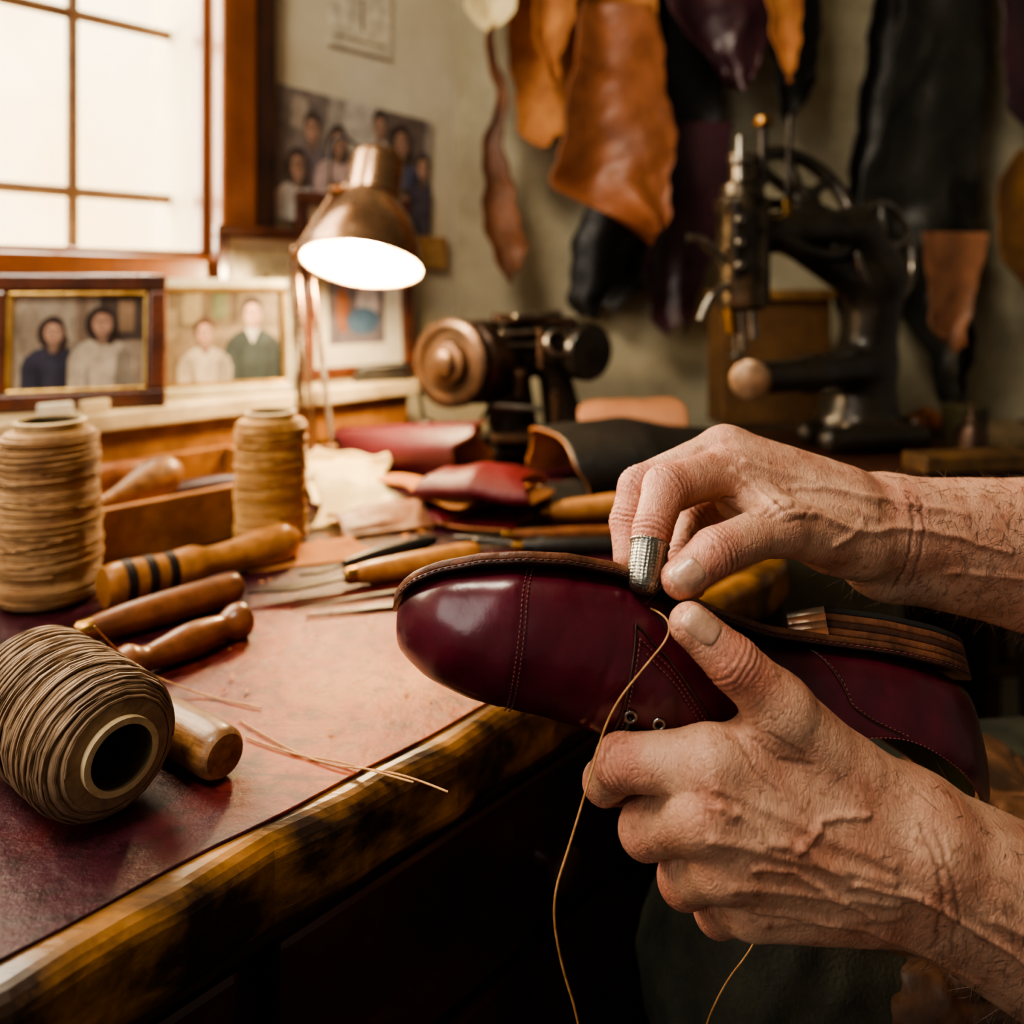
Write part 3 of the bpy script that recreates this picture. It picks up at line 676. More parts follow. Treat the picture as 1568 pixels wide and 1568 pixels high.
# ---------------------------------------------------------------- thread spools
def spool(name,base,axis,prof,mat,core_r,H,nh=7,seed=0,bodyH=.93,dense=True):
    g=grp(name,base); g.rotation_euler=Vector(axis).to_track_quat('Z','Y').to_euler()
    pz=[p[0] for p in prof]; pr=[p[1] for p in prof]; HB=H*bodyH-.004
    zs=np.linspace(0,1,70); R=np.interp(zs,pz,pr)
    lathe('wound_thread',[(core_r,.004)]+[(r,.004+z*HB) for z,r in zip(zs,R)]+[(core_r,.005+HB)],mat,g,seg=64,closed=False)
    lathe('tube',[(core_r-.003,0),(core_r,0),(core_r,H-.003),(core_r+.0015,H),(core_r-.002,H+.001),(core_r-.003,H-.002),(core_r-.003,0)],[card],g,seg=40,closed=False)
    lathe('tube_inside',[(core_r-.0032,0),(core_r-.0032,H)],cardd,g,seg=32,closed=False)
    rr=random.Random(seed)
    if dense:
        N_=int(HB/.00175); pts=[]
        for k in range(N_*18+1):
            t=k/(N_*18); a=6.2832*k/18; z=min(1,max(0,t+.006*math.sin(a*.37)+.004*math.sin(a*.11)))
            r=np.interp(z,pz,pr)+.0001+.0004*math.sin(a*.053)+.0003*math.sin(a*.17); pts.append((r*math.cos(a),r*math.sin(a),.004+z*HB))
        tube('helical_winding',pts,.00095,mat,g,res=1,smooth=False)
    for i in range(nh):
        z0=rr.uniform(.05,.95);z1=min(.97,max(.03,z0+rr.uniform(-.35,.35))); a0=rr.uniform(0,6.28); turns=rr.uniform(1,2.4); pts=[]
        for k in range(60):
            t=k/59; z=z0+(z1-z0)*t; a=a0+turns*6.28*t; r=np.interp(z,pz,pr)+.0014
            pts.append((r*math.cos(a),r*math.sin(a),.004+z*HB))
        tube('loose_turn_%d'%(i+1),pts,.0008,mat,g,res=2)
    return g
spool('thread_spool',W(-.378,.655,-.2545),(0,0,1),[(0,.0355),(.05,.0375),(.4,.0375),(.8,.0355),(.95,.0343),(.985,.0325),(1,.028)],wind_tan,.0255,.146,16,1,bodyH=.95)
spool('thread_spool',W(-.241,.80,-.2545),(0,0,1),[(0,.032),(.05,.034),(.5,.034),(.85,.0335),(.95,.0325),(.985,.0305),(1,.026)],wind_gold,.0235,.131,12,2,bodyH=.95)
fr=W(-.183,.376,-.2205)
spool('thread_spool',fr,(-.095,.075,0),[(0,.024),(.05,.030),(.12,.0325),(.5,.033),(.85,.032),(1,.024)],wind_grey,.0175,.12,20,3,bodyH=.985)
for n_,pts in (('loose_thread',[(-.235,.45,-.190),(-.24,.50,-.236),(-.2,.502,-.2535),(-.17,.49,-.2538),(-.151,.483,-.2535)]),
               ('loose_thread',[(-.16,.47,-.2538),(-.13,.445,-.2538),(-.10,.426,-.2538),(-.075,.420,-.2525),(-.052,.412,-.2515),(-.032,.400,-.252)]),
               ('loose_thread',[(-.15,.452,-.2538),(-.12,.435,-.2538),(-.095,.430,-.2538),(-.072,.418,-.2525),(-.050,.407,-.2515)])):
    g=grp(n_); tube('strand',[W(*p) for p in pts],.0005,thread_m,g)

# ---------------------------------------------------------------- hand tools
def handle(name,p0,p1,prof,mat,tool=None,ferr=True,seg=36,toolmat=None):
    g=grp(name); p0=W(*p0);p1=W(*p1); d=(p1-p0); L=d.length
    zs=np.linspace(0,1,50); A=cr(np.array(prof),8); R=np.interp(zs,A[:,0],A[:,1])
    lathe('handle',[(.0008,0)]+[(r,z*L) for z,r in zip(zs,R)]+[(.0008,L+.0005)],mat,g,p0,d,seg)
    if ferr: cyl('ferrule',p0-d.normalized()*.010,p0+d.normalized()*.003,R[0]*.92,brass,g,r2=R[0]*1.02)
    if tool:
        dn=-d.normalized()
        if tool[0]=='awl': cyl('shaft',p0,p0+dn*tool[1],.0024,steel_dark,g,r2=.0006,seg=12)
        if tool[0]=='blade':
            s=d.cross(Vector((0,0,1))).normalized(); b=p0+dn*.004; Lb=tool[1]; w=tool[2]
            pts=[b+s*w*.45,b+dn*Lb*.6+s*w,b+dn*Lb-s*w*.3,b+dn*Lb*.55-s*w*.6,b-s*w*.45]
            up_=Vector((0,0,.0011)); v=[q+up_ for q in pts]+[q-up_ for q in pts]; n=len(pts)
            bevel(mesh('blade',v,[tuple(range(n)),tuple(range(n,2*n))[::-1]]+[(i,n+i,n+(i+1)%n,(i+1)%n) for i in range(n)],toolmat or steel,g,False),.0005)
    return g,p0,d,L
g,p0,d,L=handle('edge_burnisher',(-.323,.632,-.237),(-.205,.757,-.238),[(0,.0155),(.06,.0175),(.2,.0165),(.3,.0155),(.42,.0165),(.5,.0125),(.62,.013),(.8,.017),(.93,.0175),(1,.010)],wood_honey,None,False)
for i,t in enumerate((.10,.20,.30)):
    r=[.0174,.0166,.0156][i]
    lathe('burnt_ring_%d'%(i+1),[(r,-.004),(r+.0006,-.0035),(r+.0006,.0035),(r,.004)],wood_ring,g,p0+d*t,d,36,closed=False)
handle('awl',(-.300,.569,-.243),(-.220,.650,-.242),[(0,.0085),(.1,.010),(.25,.0115),(.5,.0125),(.8,.0125),(.95,.012),(1,.007)],wood_brown,('awl',.035))
handle('awl',(-.251,.512,-.2445),(-.195,.592,-.2435),[(0,.0125),(.08,.0135),(.18,.0085),(.3,.0095),(.5,.012),(.68,.0105),(.78,.009),(.86,.0125),(.95,.0125),(1,.006)],wood_brown,('awl',.03),False)
handle('awl',(-.225,.470,-.2425),(-.148,.413,-.2415),[(0,.009),(.15,.0105),(.4,.0125),(.8,.0135),(.95,.0130),(1,.0105)],wood_old,None,False)
handle('skiving_knife',(-.133,.682,-.2445),(-.030,.735,-.243),[(0,.0075),(.1,.009),(.4,.0105),(.8,.011),(.95,.010),(1,.006)],wood_honey,('blade',.085,.011),toolmat=steel_dark)
handle('marking_knife',(-.15,.715,-.247),(-.075,.785,-.247),[(0,.004),(.3,.007),(.8,.007),(1,.004)],black_m,('blade',.04,.006),False,toolmat=steel_dark)
handle('awl',(.040,.862,-.241),(.125,.885,-.240),[(0,.0075),(.1,.009),(.3,.0115),(.6,.0125),(.9,.0135),(1,.009)],wood_tan,('awl',.03))
handle('leather_knife',(.01,.765,-.247),(.11,.77,-.247),[(0,.005),(.3,.0075),(.8,.0075),(1,.005)],black_m,('blade',.07,.008))
handle('leather_knife',(.0,.800,-.247),(.11,.812,-.247),[(0,.005),(.3,.006),(.8,.006),(1,.005)],wood_brown,('blade',.055,.006))
for pa,pb in (((-.175,.632,-.2535),(-.070,.677,-.2525)),((-.160,.615,-.2535),(-.085,.640,-.2530))):
    g=grp('steel_scriber'); a=W(*pa);b=W(*pb); s=(b-a).normalized().cross(Vector((0,0,1)))
    v=[a,a+(b-a)*.5+s*.002,b+s*.005,b-s*.003,a+(b-a)*.5-s*.002]; u_=Vector((0,0,.0015))
    bevel(mesh('body',[q+u_ for q in v]+[q-u_*.3 for q in v],[(0,1,2,3,4),(9,8,7,6,5)]+[(i,5+i,5+(i+1)%5,(i+1)%5) for i in range(5)],steel_dark,g,False),.0004)
g=grp('leather_shears')
for s_ in (-1,1):
    a=W(-.035,.79,-.250+.0012*s_); dirb=Vector((-.75,.28*s_-.1,0)).normalized(); sd=Vector((-dirb.y,dirb.x,0))
    v=[a-dirb*.012+sd*.004,a+dirb*.06+sd*.001,a+dirb*.062-sd*.001,a-dirb*.012-sd*.005]; u_=Vector((0,0,.0011))
    mesh('blade_%d'%(s_+2),[q+u_ for q in v]+[q-u_ for q in v],[(0,1,2,3),(7,6,5,4),(0,4,5,1),(1,5,6,2),(2,6,7,3),(3,7,4,0)],steel_dark,g,False)
    tube('shank_%d'%(s_+2),[a,a-dirb*.03,a-dirb*.045+sd*.004*s_],.0028,black_m,g); torus('finger_ring_%d'%(s_+2),a-dirb*.062+Vector((0,0,.001)),(0,0,1),.014,.0028,black_m,g)
cyl('pivot',W(-.035,.79,-.2535),W(-.035,.79,-.2465),.003,steel,g)
tray=grp('wooden_tool_tray')
t0,t1,d0,d1=-.085,.135,.415,.585
bboxes('front_board',[(t0,t1,d0,d0+.010,-.2545,-.200)],wood_tanb,tray); bboxes('back_board',[(t0,t1,d1-.01,d1,-.2545,-.192)],wood_tanb,tray)
bboxes('side_left',[(t0,t0+.01,d0+.01,d1-.01,-.2545,-.200)],wood_tanb,tray); bboxes('side_right',[(t1-.01,t1,d0+.01,d1-.01,-.2545,-.192)],wood_tanb,tray)
bboxes('bottom_board',[(t0+.01,t1-.01,d0+.01,d1-.01,-.2545,-.249)],wood_tanb,tray)
q=B(-.06,.46,-.205);q2=B(.03,.49,-.188)
handle('awl',(q.x,q.y,-.206),(q2.x,q2.y,-.190),[(0,.006),(.15,.007),(.35,.012),(.6,.019),(.85,.0195),(1,.009)],wood_old,('awl',.05))
q=B(-.06,.545,0);q2=B(.03,.55,0)
handle('awl',(q.x,q.y,-.203),(q2.x,q2.y,-.196),[(0,.009),(.2,.012),(.6,.014),(1,.009)],wood_brown,('awl',.04))
q=B(.04,.535,0);q2=B(.10,.45,0)
handle('rasp',(q.x,q.y,-.225),(q2.x,q2.y,-.212),[(0,.009),(.2,.012),(.6,.014),(1,.009)],wood_red,('blade',.03,.009))

# ---------------------------------------------------------------- leather goods on the bench
def shell(name,p0,p1,prof,mo,mi,amp=.003,seed=0,n=40,thick=.0028,taper=None,rag=.010):
    g=grp(name); p0=W(*p0);p1=W(*p1); d=p1-p0; s=Vector((0,0,1)).cross(d).normalized(); up=Vector((0,0,1))
    A=cr(np.array(prof,float),8); v=[];f=[];r=np.random.default_rng(seed); ph=r.uniform(0,6,6)
    for i in range(n):
        t=i/(n-1); k=1 if taper is None else np.interp(t,[0,.5,1],taper)
        for j,(a,b) in enumerate(A):
            e=amp*math.sin(j*.12+ph[0]+t*3)+amp*.6*math.sin(t*7+ph[1]+j*.08)+amp*.3*math.sin(t*17+ph[4]-j*.2)
            end=(rag*math.sin(j*.09+ph[2])+rag*.35*math.sin(j*.31+ph[3]))*(2*t-1)
            v.append(p0+d*t+s*(a*k+e*.4)+up*max(b*k+e*.5*(1 if b>.004 else 0),.0)+d.normalized()*end)
    m=len(A)
    for i in range(n-1):
        for j in range(m-1): f.append((i*m+j,i*m+j+1,(i+1)*m+j+1,(i+1)*m+j))
    ob=mesh('sheet',v,f,[mo,mi],g); so=ob.modifiers.new('s','SOLIDIFY'); so.thickness=thick; so.offset=1; so.material_offset=1; so.material_offset_rim=1
    return g
def circ(r,a0,a1,n=14,cy=None,grow=0):
    return [((r+grow*k/(n-1))*math.cos(a0+(a1-a0)*k/(n-1)),(cy or r)+(r+grow*k/(n-1))*math.sin(a0+(a1-a0)*k/(n-1))) for k in range(n)]
shell('burgundy_leather_roll',(-.225,1.10,-.252),(-.045,1.01,-.252),circ(.031,-1.2,4.3,18,.035,.006),burg_leather,suede,.002,1,taper=(.85,1,1.2),rag=.014)
R_=lambda p:p[::-1]
shell('black_leather_roll',(.05,1.00,-.252),(.25,1.06,-.25),R_([(-.07,.004),(-.075,.03),(-.06,.052),(-.02,.066),(.02,.066),(.05,.05),(.075,.02),(.085,.003)]),black_leather,suede,.004,4,taper=(1.1,1.2,.9),rag=.014)
shell('pale_leather_piece',(.10,1.16,-.252),(.24,1.16,-.25),R_([(-.05,.03),(-.035,.07),(-.01,.085),(.02,.082),(.05,.05)]),M('pale_tan_leather',(176,124,90),(146,96,66),scale=9,rough=.6),suede,.003,7)
shell('crimson_leather_fold',(-.085,.905,-.252),(.030,.865,-.252),R_([(-.055,.002),(-.02,.004),(.03,.006),(.045,.014),(.03,.026),(-.01,.030),(-.04,.030),(-.052,.038),(-.035,.050),(.0,.050),(.04,.038),(.05,.022)]),crimson,suede,.0035,9,taper=(.9,1.1,1))
shell('crimson_leather_fold',(-.13,.94,-.252),(-.04,.86,-.252),R_([(-.04,.004),(0,.006),(.03,.010),(.034,.020),(.0,.030),(-.03,.028)]),crimson,suede,.006,12)
shell('cream_leather_scrap',(-.255,.97,-.251),(-.155,1.0,-.251),[(-.05,.004),(-.02,.02),(.0,.034),(.02,.030),(.03,.046),(.05,.03)],cream_leather,cream_leather,.010,14,thick=.0016)
shell('cream_leather_scrap',(-.225,.885,-.251),(-.11,.92,-.251),[(-.045,.001),(-.02,.010),(.0,.024),(.02,.034),(.04,.020)],cream_leather,cream_leather,.012,17,thick=.0016,taper=(1.2,.9,.5))
shell('tan_leather_scrap',(-.235,.745,-.254),(-.15,.780,-.254),[(-.03,.001),(-.01,.003),(.01,.005),(.03,.002)],suede,suede,.003,19,thick=.002)
shell('brown_leather_offcut',(-.175,.83,-.253),(-.10,.87,-.253),R_([(-.03,.001),(-.01,.01),(.01,.018),(.03,.012)]),tan_leather,suede,.004,23)
shell('black_leather_offcut',(.02,.93,-.253),(.13,.95,-.253),R_([(-.04,.001),(-.01,.012),(.01,.02),(.04,.006)]),black_leather,suede,.005,29)
shv=grp('leather_shavings')
vv=[];ff=[]
for i in range(170):
    t=random.uniform(.10,.26);dd=random.uniform(.28,.44)
    if i>80: t=random.uniform(-.1,.3);dd=random.uniform(.02,.4)
    c=B(t,dd,-.2543+.001); a=random.uniform(0,6.28); l=random.uniform(.002,.007) if i<=80 else random.uniform(.001,.003); w=l*.35; u=Vector((math.cos(a),math.sin(a),0)); s=Vector((-u.y,u.x,0)); o=len(vv)
    vv+=[c-u*l-s*w,c+u*l-s*w*.6+Vector((0,0,.001)),c+u*l*.9+s*w,c-u*l+s*w+Vector((0,0,.0012))]; ff.append((o,o+1,o+2,o+3))
mesh('curls',vv,ff,suede,shv)

# ---------------------------------------------------------------- framed photographs
pm={}
def pcol(c):
    if c not in pm: pm[c]=M('print_%d_%d_%d'%c,tuple(min(255,int(v*1.0+22)) for v in c),tuple(int(v*.74+6) for v in c),scale=42,rough=.35,bump=0,lo=.3,hi=.7)
    return pm[c]
def ell(cx,cz,rx,rz,n=20,a0=0,a1=2*math.pi): return [(cx+rx*math.cos(a0+(a1-a0)*k/n),cz+rz*math.sin(a0+(a1-a0)*k/n)) for k in range(n)]
def photo(name,parent,w,h,bg,shapes,y=0):
    v=[];f=[];mats=[];mi=[]
    def add(pts,c,l):
        if c not in mats: mats.append(c)
        o=len(v)
        for (x,z) in pts: v.append((min(max(x,-.5),.5)*w,y-l*.00006,min(max(z,-.5),.5)*h))
        f.append(tuple(range(o,o+len(pts)))); mi.append(mats.index(c))
    add([(-.5,-.5),(.5,-.5),(.5,.5),(-.5,.5)],bg,0)
    for k,(pts,c) in enumerate(shapes): add(pts,c,k+1)
    return mesh(name,v,f,[pcol(c) for c in mats],parent,False,mi)
def person(cx,base,s,hair,shirt,skinc=(194,152,128),asp=1.0,longh=False,collar=None):
    out=[]; dk=lambda c,k:tuple(int(v*k) for v in c)
    out.append(([(cx-.27*s*asp,-.5),(cx-.27*s*asp,base+.16*s),(cx-.24*s*asp,base+.25*s),(cx-.17*s*asp,base+.32*s),(cx-.06*s*asp,base+.37*s),(cx+.06*s*asp,base+.37*s),(cx+.17*s*asp,base+.32*s),(cx+.24*s*asp,base+.25*s),(cx+.27*s*asp,base+.16*s),(cx+.27*s*asp,-.5)],shirt))
    out.append(([(cx+.10*s*asp,-.5),(cx+.12*s*asp,base+.2*s),(cx+.18*s*asp,base+.31*s),(cx+.25*s*asp,base+.22*s),(cx+.27*s*asp,-.5)],dk(shirt,.72)))
    out.append(([(cx-.14*s*asp,-.5),(cx-.12*s*asp,base+.18*s),(cx-.08*s*asp,-.5)],dk(shirt,.8)))
    if longh:
        out.append((ell(cx-.01,base+.50*s,.125*s*asp,.18*s),hair)); out.append((ell(cx+.06*s*asp,base+.42*s,.07*s*asp,.12*s),hair))
    out.append((ell(cx,base+.38*s,.045*s*asp,.09*s),dk(skinc,.72)))
    if collar: out.append(([(cx-.07*s*asp,base+.37*s),(cx,base+.22*s),(cx+.07*s*asp,base+.37*s)],collar))
    out.append((ell(cx,base+.565*s,.100*s*asp,.125*s),hair))
    out.append((ell(cx+.008*s*asp,base+.505*s,.080*s*asp,.118*s),dk(skinc,.78)))
    out.append((ell(cx-.012*s*asp,base+.51*s,.064*s*asp,.105*s),skinc))
    out.append(([(cx-.095*s*asp,base+.55*s),(cx-.085*s*asp,base+.64*s),(cx,base+.69*s),(cx+.085*s*asp,base+.64*s),(cx+.098*s*asp,base+.54*s),(cx+.06*s*asp,base+.60*s),(cx-.01*s*asp,base+.615*s),(cx-.06*s*asp,base+.60*s)],hair))
    for q in (-1,1):
        out.append((ell(cx+q*.03*s*asp,base+.535*s,.022*s*asp,.016*s,8),dk(skinc,.62)))
    out.append((ell(cx+.004*s*asp,base+.495*s,.014*s*asp,.020*s,8),dk(skinc,.75)))
    out.append((ell(cx,base+.450*s,.026*s*asp,.009*s,8),(140,84,76)))
    return out
def frame(name,loc,yaw,lean,w,h,bw,mat,bg,shapes,liner=None,mat_w=0,stand=True):
    g=grp(name,W(*loc),(lean,0,yaw)); T=.016
    def bar(nm,x0,x1,z0,z1,dep,m,y0=0):
        box(nm,((x0+x1)/2,y0,(z0+z1)/2),(x1-x0,dep,z1-z0),m,g,bev=min(bw*.3,.003))
    bar('rail_bottom',-w/2,w/2,0,bw,T,mat); bar('rail_top',-w/2,w/2,h-bw,h,T,mat); bar('stile_left',-w/2,-w/2+bw,bw,h-bw,T,mat); bar('stile_right',w/2-bw,w/2,bw,h-bw,T,mat)
    iw,ih=w-2*bw,h-2*bw; off=0
    if liner:
        l=.005; x=iw/2; 
        bar('liner_b',-x,x,bw,bw+l,T*.7,liner); bar('liner_t',-x,x,h-bw-l,h-bw,T*.7,liner); bar('liner_l',-x,-x+l,bw+l,h-bw-l,T*.7,liner); bar('liner_r',x-l,x,bw+l,h-bw-l,T*.7,liner)
        off=l
    bar('backing',-iw/2,iw/2,bw,h-bw,.003,white_mat if mat_w else wood_dark,.004)
    p=photo('print',g,iw-2*off-2*mat_w,ih-2*off-2*mat_w,bg,shapes); p.location=(0,.0015,h/2)
    if stand: box('strut',(0,.012,h*.36),(.03,.003,h*.6),wood_dark,g,(-.05,0,0),bev=.0005)
    return g
zl=-.1395
q=B(-.016,.646,0)
fA=[([(-.5,-.5),(-.5,.5),(-.05,.5),(-.1,-.5)],(170,158,140)),([(.15,.0),(.15,.5),(.5,.5),(.5,0)],(70,56,50)),([(.3,.1),(.3,.45),(.42,.45),(.42,.1)],(150,124,96)),([(-.02,.0),(-.02,.5),(.06,.5),(.06,.0)],(120,100,84)),(ell(-.38,.1,.09,.3),(150,136,118))]
frame('picture_frame',(q.x,q.y,zl),math.radians(20),math.radians(-6),.186,.156,.020,frame_brown,(150,136,118),fA+person(-.2,-.42,1.02,(50,32,28),(46,46,66),asp=.85,longh=True)+person(.17,-.38,1.12,(46,30,26),(200,188,168),asp=.85,longh=True),gold)
q=B(.163,.648,0)
fB=[([(-.5,.1),(-.5,.5),(.5,.5),(.5,.1)],(104,90,70)),([(-.35,.15),(-.35,.5),(-.2,.5),(-.2,.15)],(150,136,104)),([(.05,.15),(.05,.5),(.12,.5),(.12,.15)],(76,64,52)),([(-.48,.0),(-.48,.3),(-.40,.3),(-.40,.0)],(150,136,110)),([(-.1,.2),(-.1,.5),(.02,.5),(.02,.2)],(90,96,70))]
frame('picture_frame',(q.x,q.y,zl),math.radians(25),math.radians(-5),.180,.152,.012,frame_cream,(128,112,90),fB+person(.24,-.34,1.15,(44,34,30),(40,50,52),asp=.8,collar=(215,208,192))+person(-.17,-.5,1.05,(74,52,42),(194,182,164),asp=.8),gold)
q=B(.240,.681,0)
frame('picture_frame',(q.x,q.y,zl),math.radians(46.4),0,.15,.225,.016,frame_brown,(206,190,150),[(ell(0,0,.2,.3),(150,130,90))],None,.012,False)
q=B(.405,.690,0)
fC=[([(-.5,-.5),(-.5,.1),(.5,0),(.5,-.5)],(120,112,120)),(ell(-.1,.2,.2,.15),(90,100,140)),(ell(.2,-.15,.2,.2),(200,190,190)),(ell(-.25,-.2,.12,.2),(160,100,70)),(ell(.05,.05,.08,.1),(206,160,130)),(ell(.1,-.3,.3,.12),(80,110,140))]
frame('picture_frame',(q.x,q.y,zl),math.radians(42),math.radians(-3),.205,.285,.018,frame_brown,(140,130,130),fC,None,.034,False)
g=grp('eraser_block'); q=B(-.050,.612,0); box('block',(q.x,q.y,EZ-.132),(.034,.012,.014),white_m,g,(0,0,.75))
g=grp('chalk_block'); q=B(-.010,.612,0); box('sleeve',(q.x,q.y,EZ-.1325),(.03,.011,.014),cream_paint,g,(0,0,.85))
g=grp('stapler'); q=B(.40,.628,0); box('base',(q.x,q.y,EZ-.135),(.085,.02,.008),black_m,g,(0,0,.35)); box('arm',(q.x+.002,q.y,EZ-.122),(.08,.017,.014),black_m,g,(0,-.06,.35),.005)
q=B(-.150,.635,zl); lathe('ceramic_bowl',[(.012,0),(.014,.002),(.024,.012),(.030,.026),(.031,.030),(.029,.029),(.022,.014),(.010,.006),(.0005,.005)],frame_brown,None,q,(0,0,1),40)
ph=grp('family_photo',B(.424,.7165,.196),(0,math.radians(2.5),math.radians(46.4)))
S=[([(-.5,-.5),(-.5,.5),(-.2,.5),(-.25,-.5)],(128,116,108)),([(.1,0),(.1,.5),(.45,.5),(.45,0)],(114,100,92)),([(-.1,.1),(-.1,.5),(.1,.5),(.1,.1)],(206,198,184)),([(-.42,.2),(-.42,.45),(-.33,.45),(-.33,.2)],(170,156,140))]
S+=person(.12,-.05,.78,(64,52,48),(216,212,208),asp=.62)+person(-.3,-.2,.8,(86,70,60),(120,108,112),asp=.62)+person(-.14,-.26,.8,(80,60,52),(210,182,176),asp=.62,longh=True)
S+=person(.27,-.22,.92,(70,52,46),(90,90,112),asp=.62,longh=True)+person(.43,-.34,.8,(66,54,50),(80,74,86),asp=.6)+person(-.38,-.5,.8,(74,58,50),(210,204,194),asp=.62,longh=True)+person(.05,-.55,.8,(80,64,56),(200,190,196),asp=.62)+person(.3,-.62,.72,(94,70,54),(120,136,160),asp=.6)
photo('print',ph,.30,.20,(176,166,154),S)
cal=grp('wall_calendar',B(.425,.7165,.475),(0,0,math.radians(46.4)))
photo('sheet',cal,.125,.19,(232,222,194),[([(-.4,.05),(-.4,.42),(.4,.42),(.4,.05)],(216,204,170)),([(.02,-.32),(.02,-.05),(.06,-.05),(.06,-.32)],(120,100,70)),([(-.4,-.42),(-.4,-.40),(.4,-.40),(.4,-.42)],(170,150,110))])
cb=grp('cork_strip',B(.46,.714,.062),(0,0,math.radians(46.4))); box('board',(0,0,0),(.30,.006,.055),M('cork',(190,150,96),(160,118,70),scale=60,rough=.9),cb)

# ---------------------------------------------------------------- desk lamp
lamp=grp('desk_lamp')
rimc=W(-.193,1.03,.030); axd=Vector((.07,.36,.93)).normalized()
lathe('shade',[(.0785,0),(.0795,.001),(.078,.004),(.075,.018),(.068,.042),(.056,.066),(.043,.084),(.0365,.094),(.036,.098),(.036,.150),(.0345,.158),(.026,.165),(.010,.168),(.0005,.168)],lamp_bronze,lamp,rimc,axd,64,closed=False)
lathe('shade_inside',[(.0775,.0005),(.0735,.018),(.0665,.042),(.0545,.065),(.041,.083),(.034,.094),(.0005,.098)],lamp_inner,lamp,rimc,axd,64,closed=False)
torus('shade_rim',rimc,axd,.0785,.0016,lamp_bronze,lamp,64)
torus('shade_collar',rimc+axd*.097,axd,.0365,.0016,lamp_bronze,lamp,48)
bm=bpy.data.materials.new('bulb_glow'); bm.use_nodes=True; b=bm.node_tree.nodes['Principled BSDF']; b.inputs['Emission Color'].default_value=(1,.74,.44,1); b.inputs['Emission Strength'].default_value=70
lathe('bulb',[(.0005,.012),(.012,.014),(.022,.022),(.027,.036),(.025,.050),(.016,.066),(.012,.080)],bm,lamp,rimc,axd,32,closed=False)
lathe('socket',[(.014,.072),(.014,.094)],black_m,lamp,rimc,axd,24)
bk=rimc+axd*.135
el=W(-.285,1.09,.048); base=W(-.252,1.07,-.2545); b1=base+Vector((0,0,.035)); uj=W(-.236,1.10,.135)
for s_ in (-1,1):
    o=Vector((.008*s_,.006*s_,0))
    cyl('lower_arm_%d'%(s_+2),b1+o*1.2,el+o,.0036,lamp_bronze,lamp,seg=12)
    cyl('upper_arm_%d'%(s_+2),el+o,uj+o*.6,.0036,lamp_bronze,lamp,seg=12)
cyl('stay_rod',b1+Vector((-.022,0,.0)),el+Vector((-.016,0,-.01)),.0028,lamp_bronze,lamp,seg=12)
def spring(nm,a,b,r,turns):
    a=Vector(a);b=Vector(b);d=b-a;u=d.orthogonal().normalized();w=d.normalized().cross(u)
    tube(nm,[a+d*(k/(turns*10))+u*r*math.cos(k*.628)+w*r*math.sin(k*.628) for k in range(turns*10+1)],.0008,steel,lamp,res=2)
spring('spring',b1+Vector((.012,-.008,.02)),b1+Vector((.0,-.008,.12)),.0045,22)
spring('spring_b',el+Vector((.0,-.01,.01)),W(-.245,1.09,.11),.004,14)
for i,(p,r) in enumerate(((el,.010),(uj,.009),(b1,.011))): cyl('pivot_%d'%(i+1),p-Vector((.014,.010,0)),p+Vector((.014,.010,0)),r,lamp_bronze,lamp)
cyl('neck',uj,bk,.006,lamp_bronze,lamp,seg=16)
lathe('base',[(.045,0),(.046,.004),(.044,.012),(.028,.019),(.014,.024),(.012,.036),(.0005,.037)],lamp_bronze,lamp,base,(0,0,1),48)
tube('cable',[bk+Vector((0,.0,.01)),bk+Vector((-.035,.0,.05)),bk+Vector((-.062,0,.045)),bk+Vector((-.062,0,.0)),W(-.25,1.10,.12),el+Vector((-.012,.01,0)),b1+Vector((-.03,.0,.05)),base+Vector((-.05,-.02,.004))],.0022,black_m,lamp)
pl=bpy.data.lights.new('bulb_light','POINT'); pl.energy=9; pl.color=(1,.73,.42); pl.shadow_soft_size=.02
plo=bpy.data.objects.new('bulb_light',pl); plo.location=rimc-axd*.004; link(plo,lamp)

# ---------------------------------------------------------------- skiving / grinding machine on the bench
gm=grp('leather_skiving_machine',(.012,.01,.004))
ax=Vector((-.55,-.83,.05)).normalized()
pc_=W(-.092,1.125,-.110)
lathe('pulley_disc',[(.0005,-.004),(.060,-.004),(.0635,0),(.0635,.016),(.058,.020),(.050,.020),(.046,.014),(.034,.014),(.032,.022),(.030,.026),(.020,.028),(.018,.036),(.010,.040),(.0005,.040)],iron_brown,gm,pc_,ax,56,closed=False)
lathe('rear_drum',[(.05,0),(.060,.008),(.063,.03),(.060,.075),(.048,.085),(.02,.088)],iron_brown,gm,pc_-ax*.092,ax,48)
bs=Body([((-60,1190,-110),(60,1215,-100),34,30),((60,1215,-100),(110,1225,-98),26,20),((-20,1200,-130),(-10,1205,-225),34,38),((50,1210,-120),(70,1215,-225),24,32),((-60,1180,-242),(110,1225,-242),15,15),((-30,1150,-242),(90,1180,-242),15,15),((-50,1160,-80),(30,1175,-58),16,16)],kp=14)
V,Q=bs.build(4,False); body_mesh('cast_body',V,Q,M('machine_paint',(70,60,48),(42,36,30),scale=20,rough=.36,metal=.4,bump=.4,coat=.2,grime=.4),gm)
lathe('grinding_drum',[(.012,0),(.038,.002),(.043,.008),(.043,.030),(.038,.036),(.014,.038)],iron,gm,W(.085,1.19,-.098),Vector((.55,-.83,0)),40)
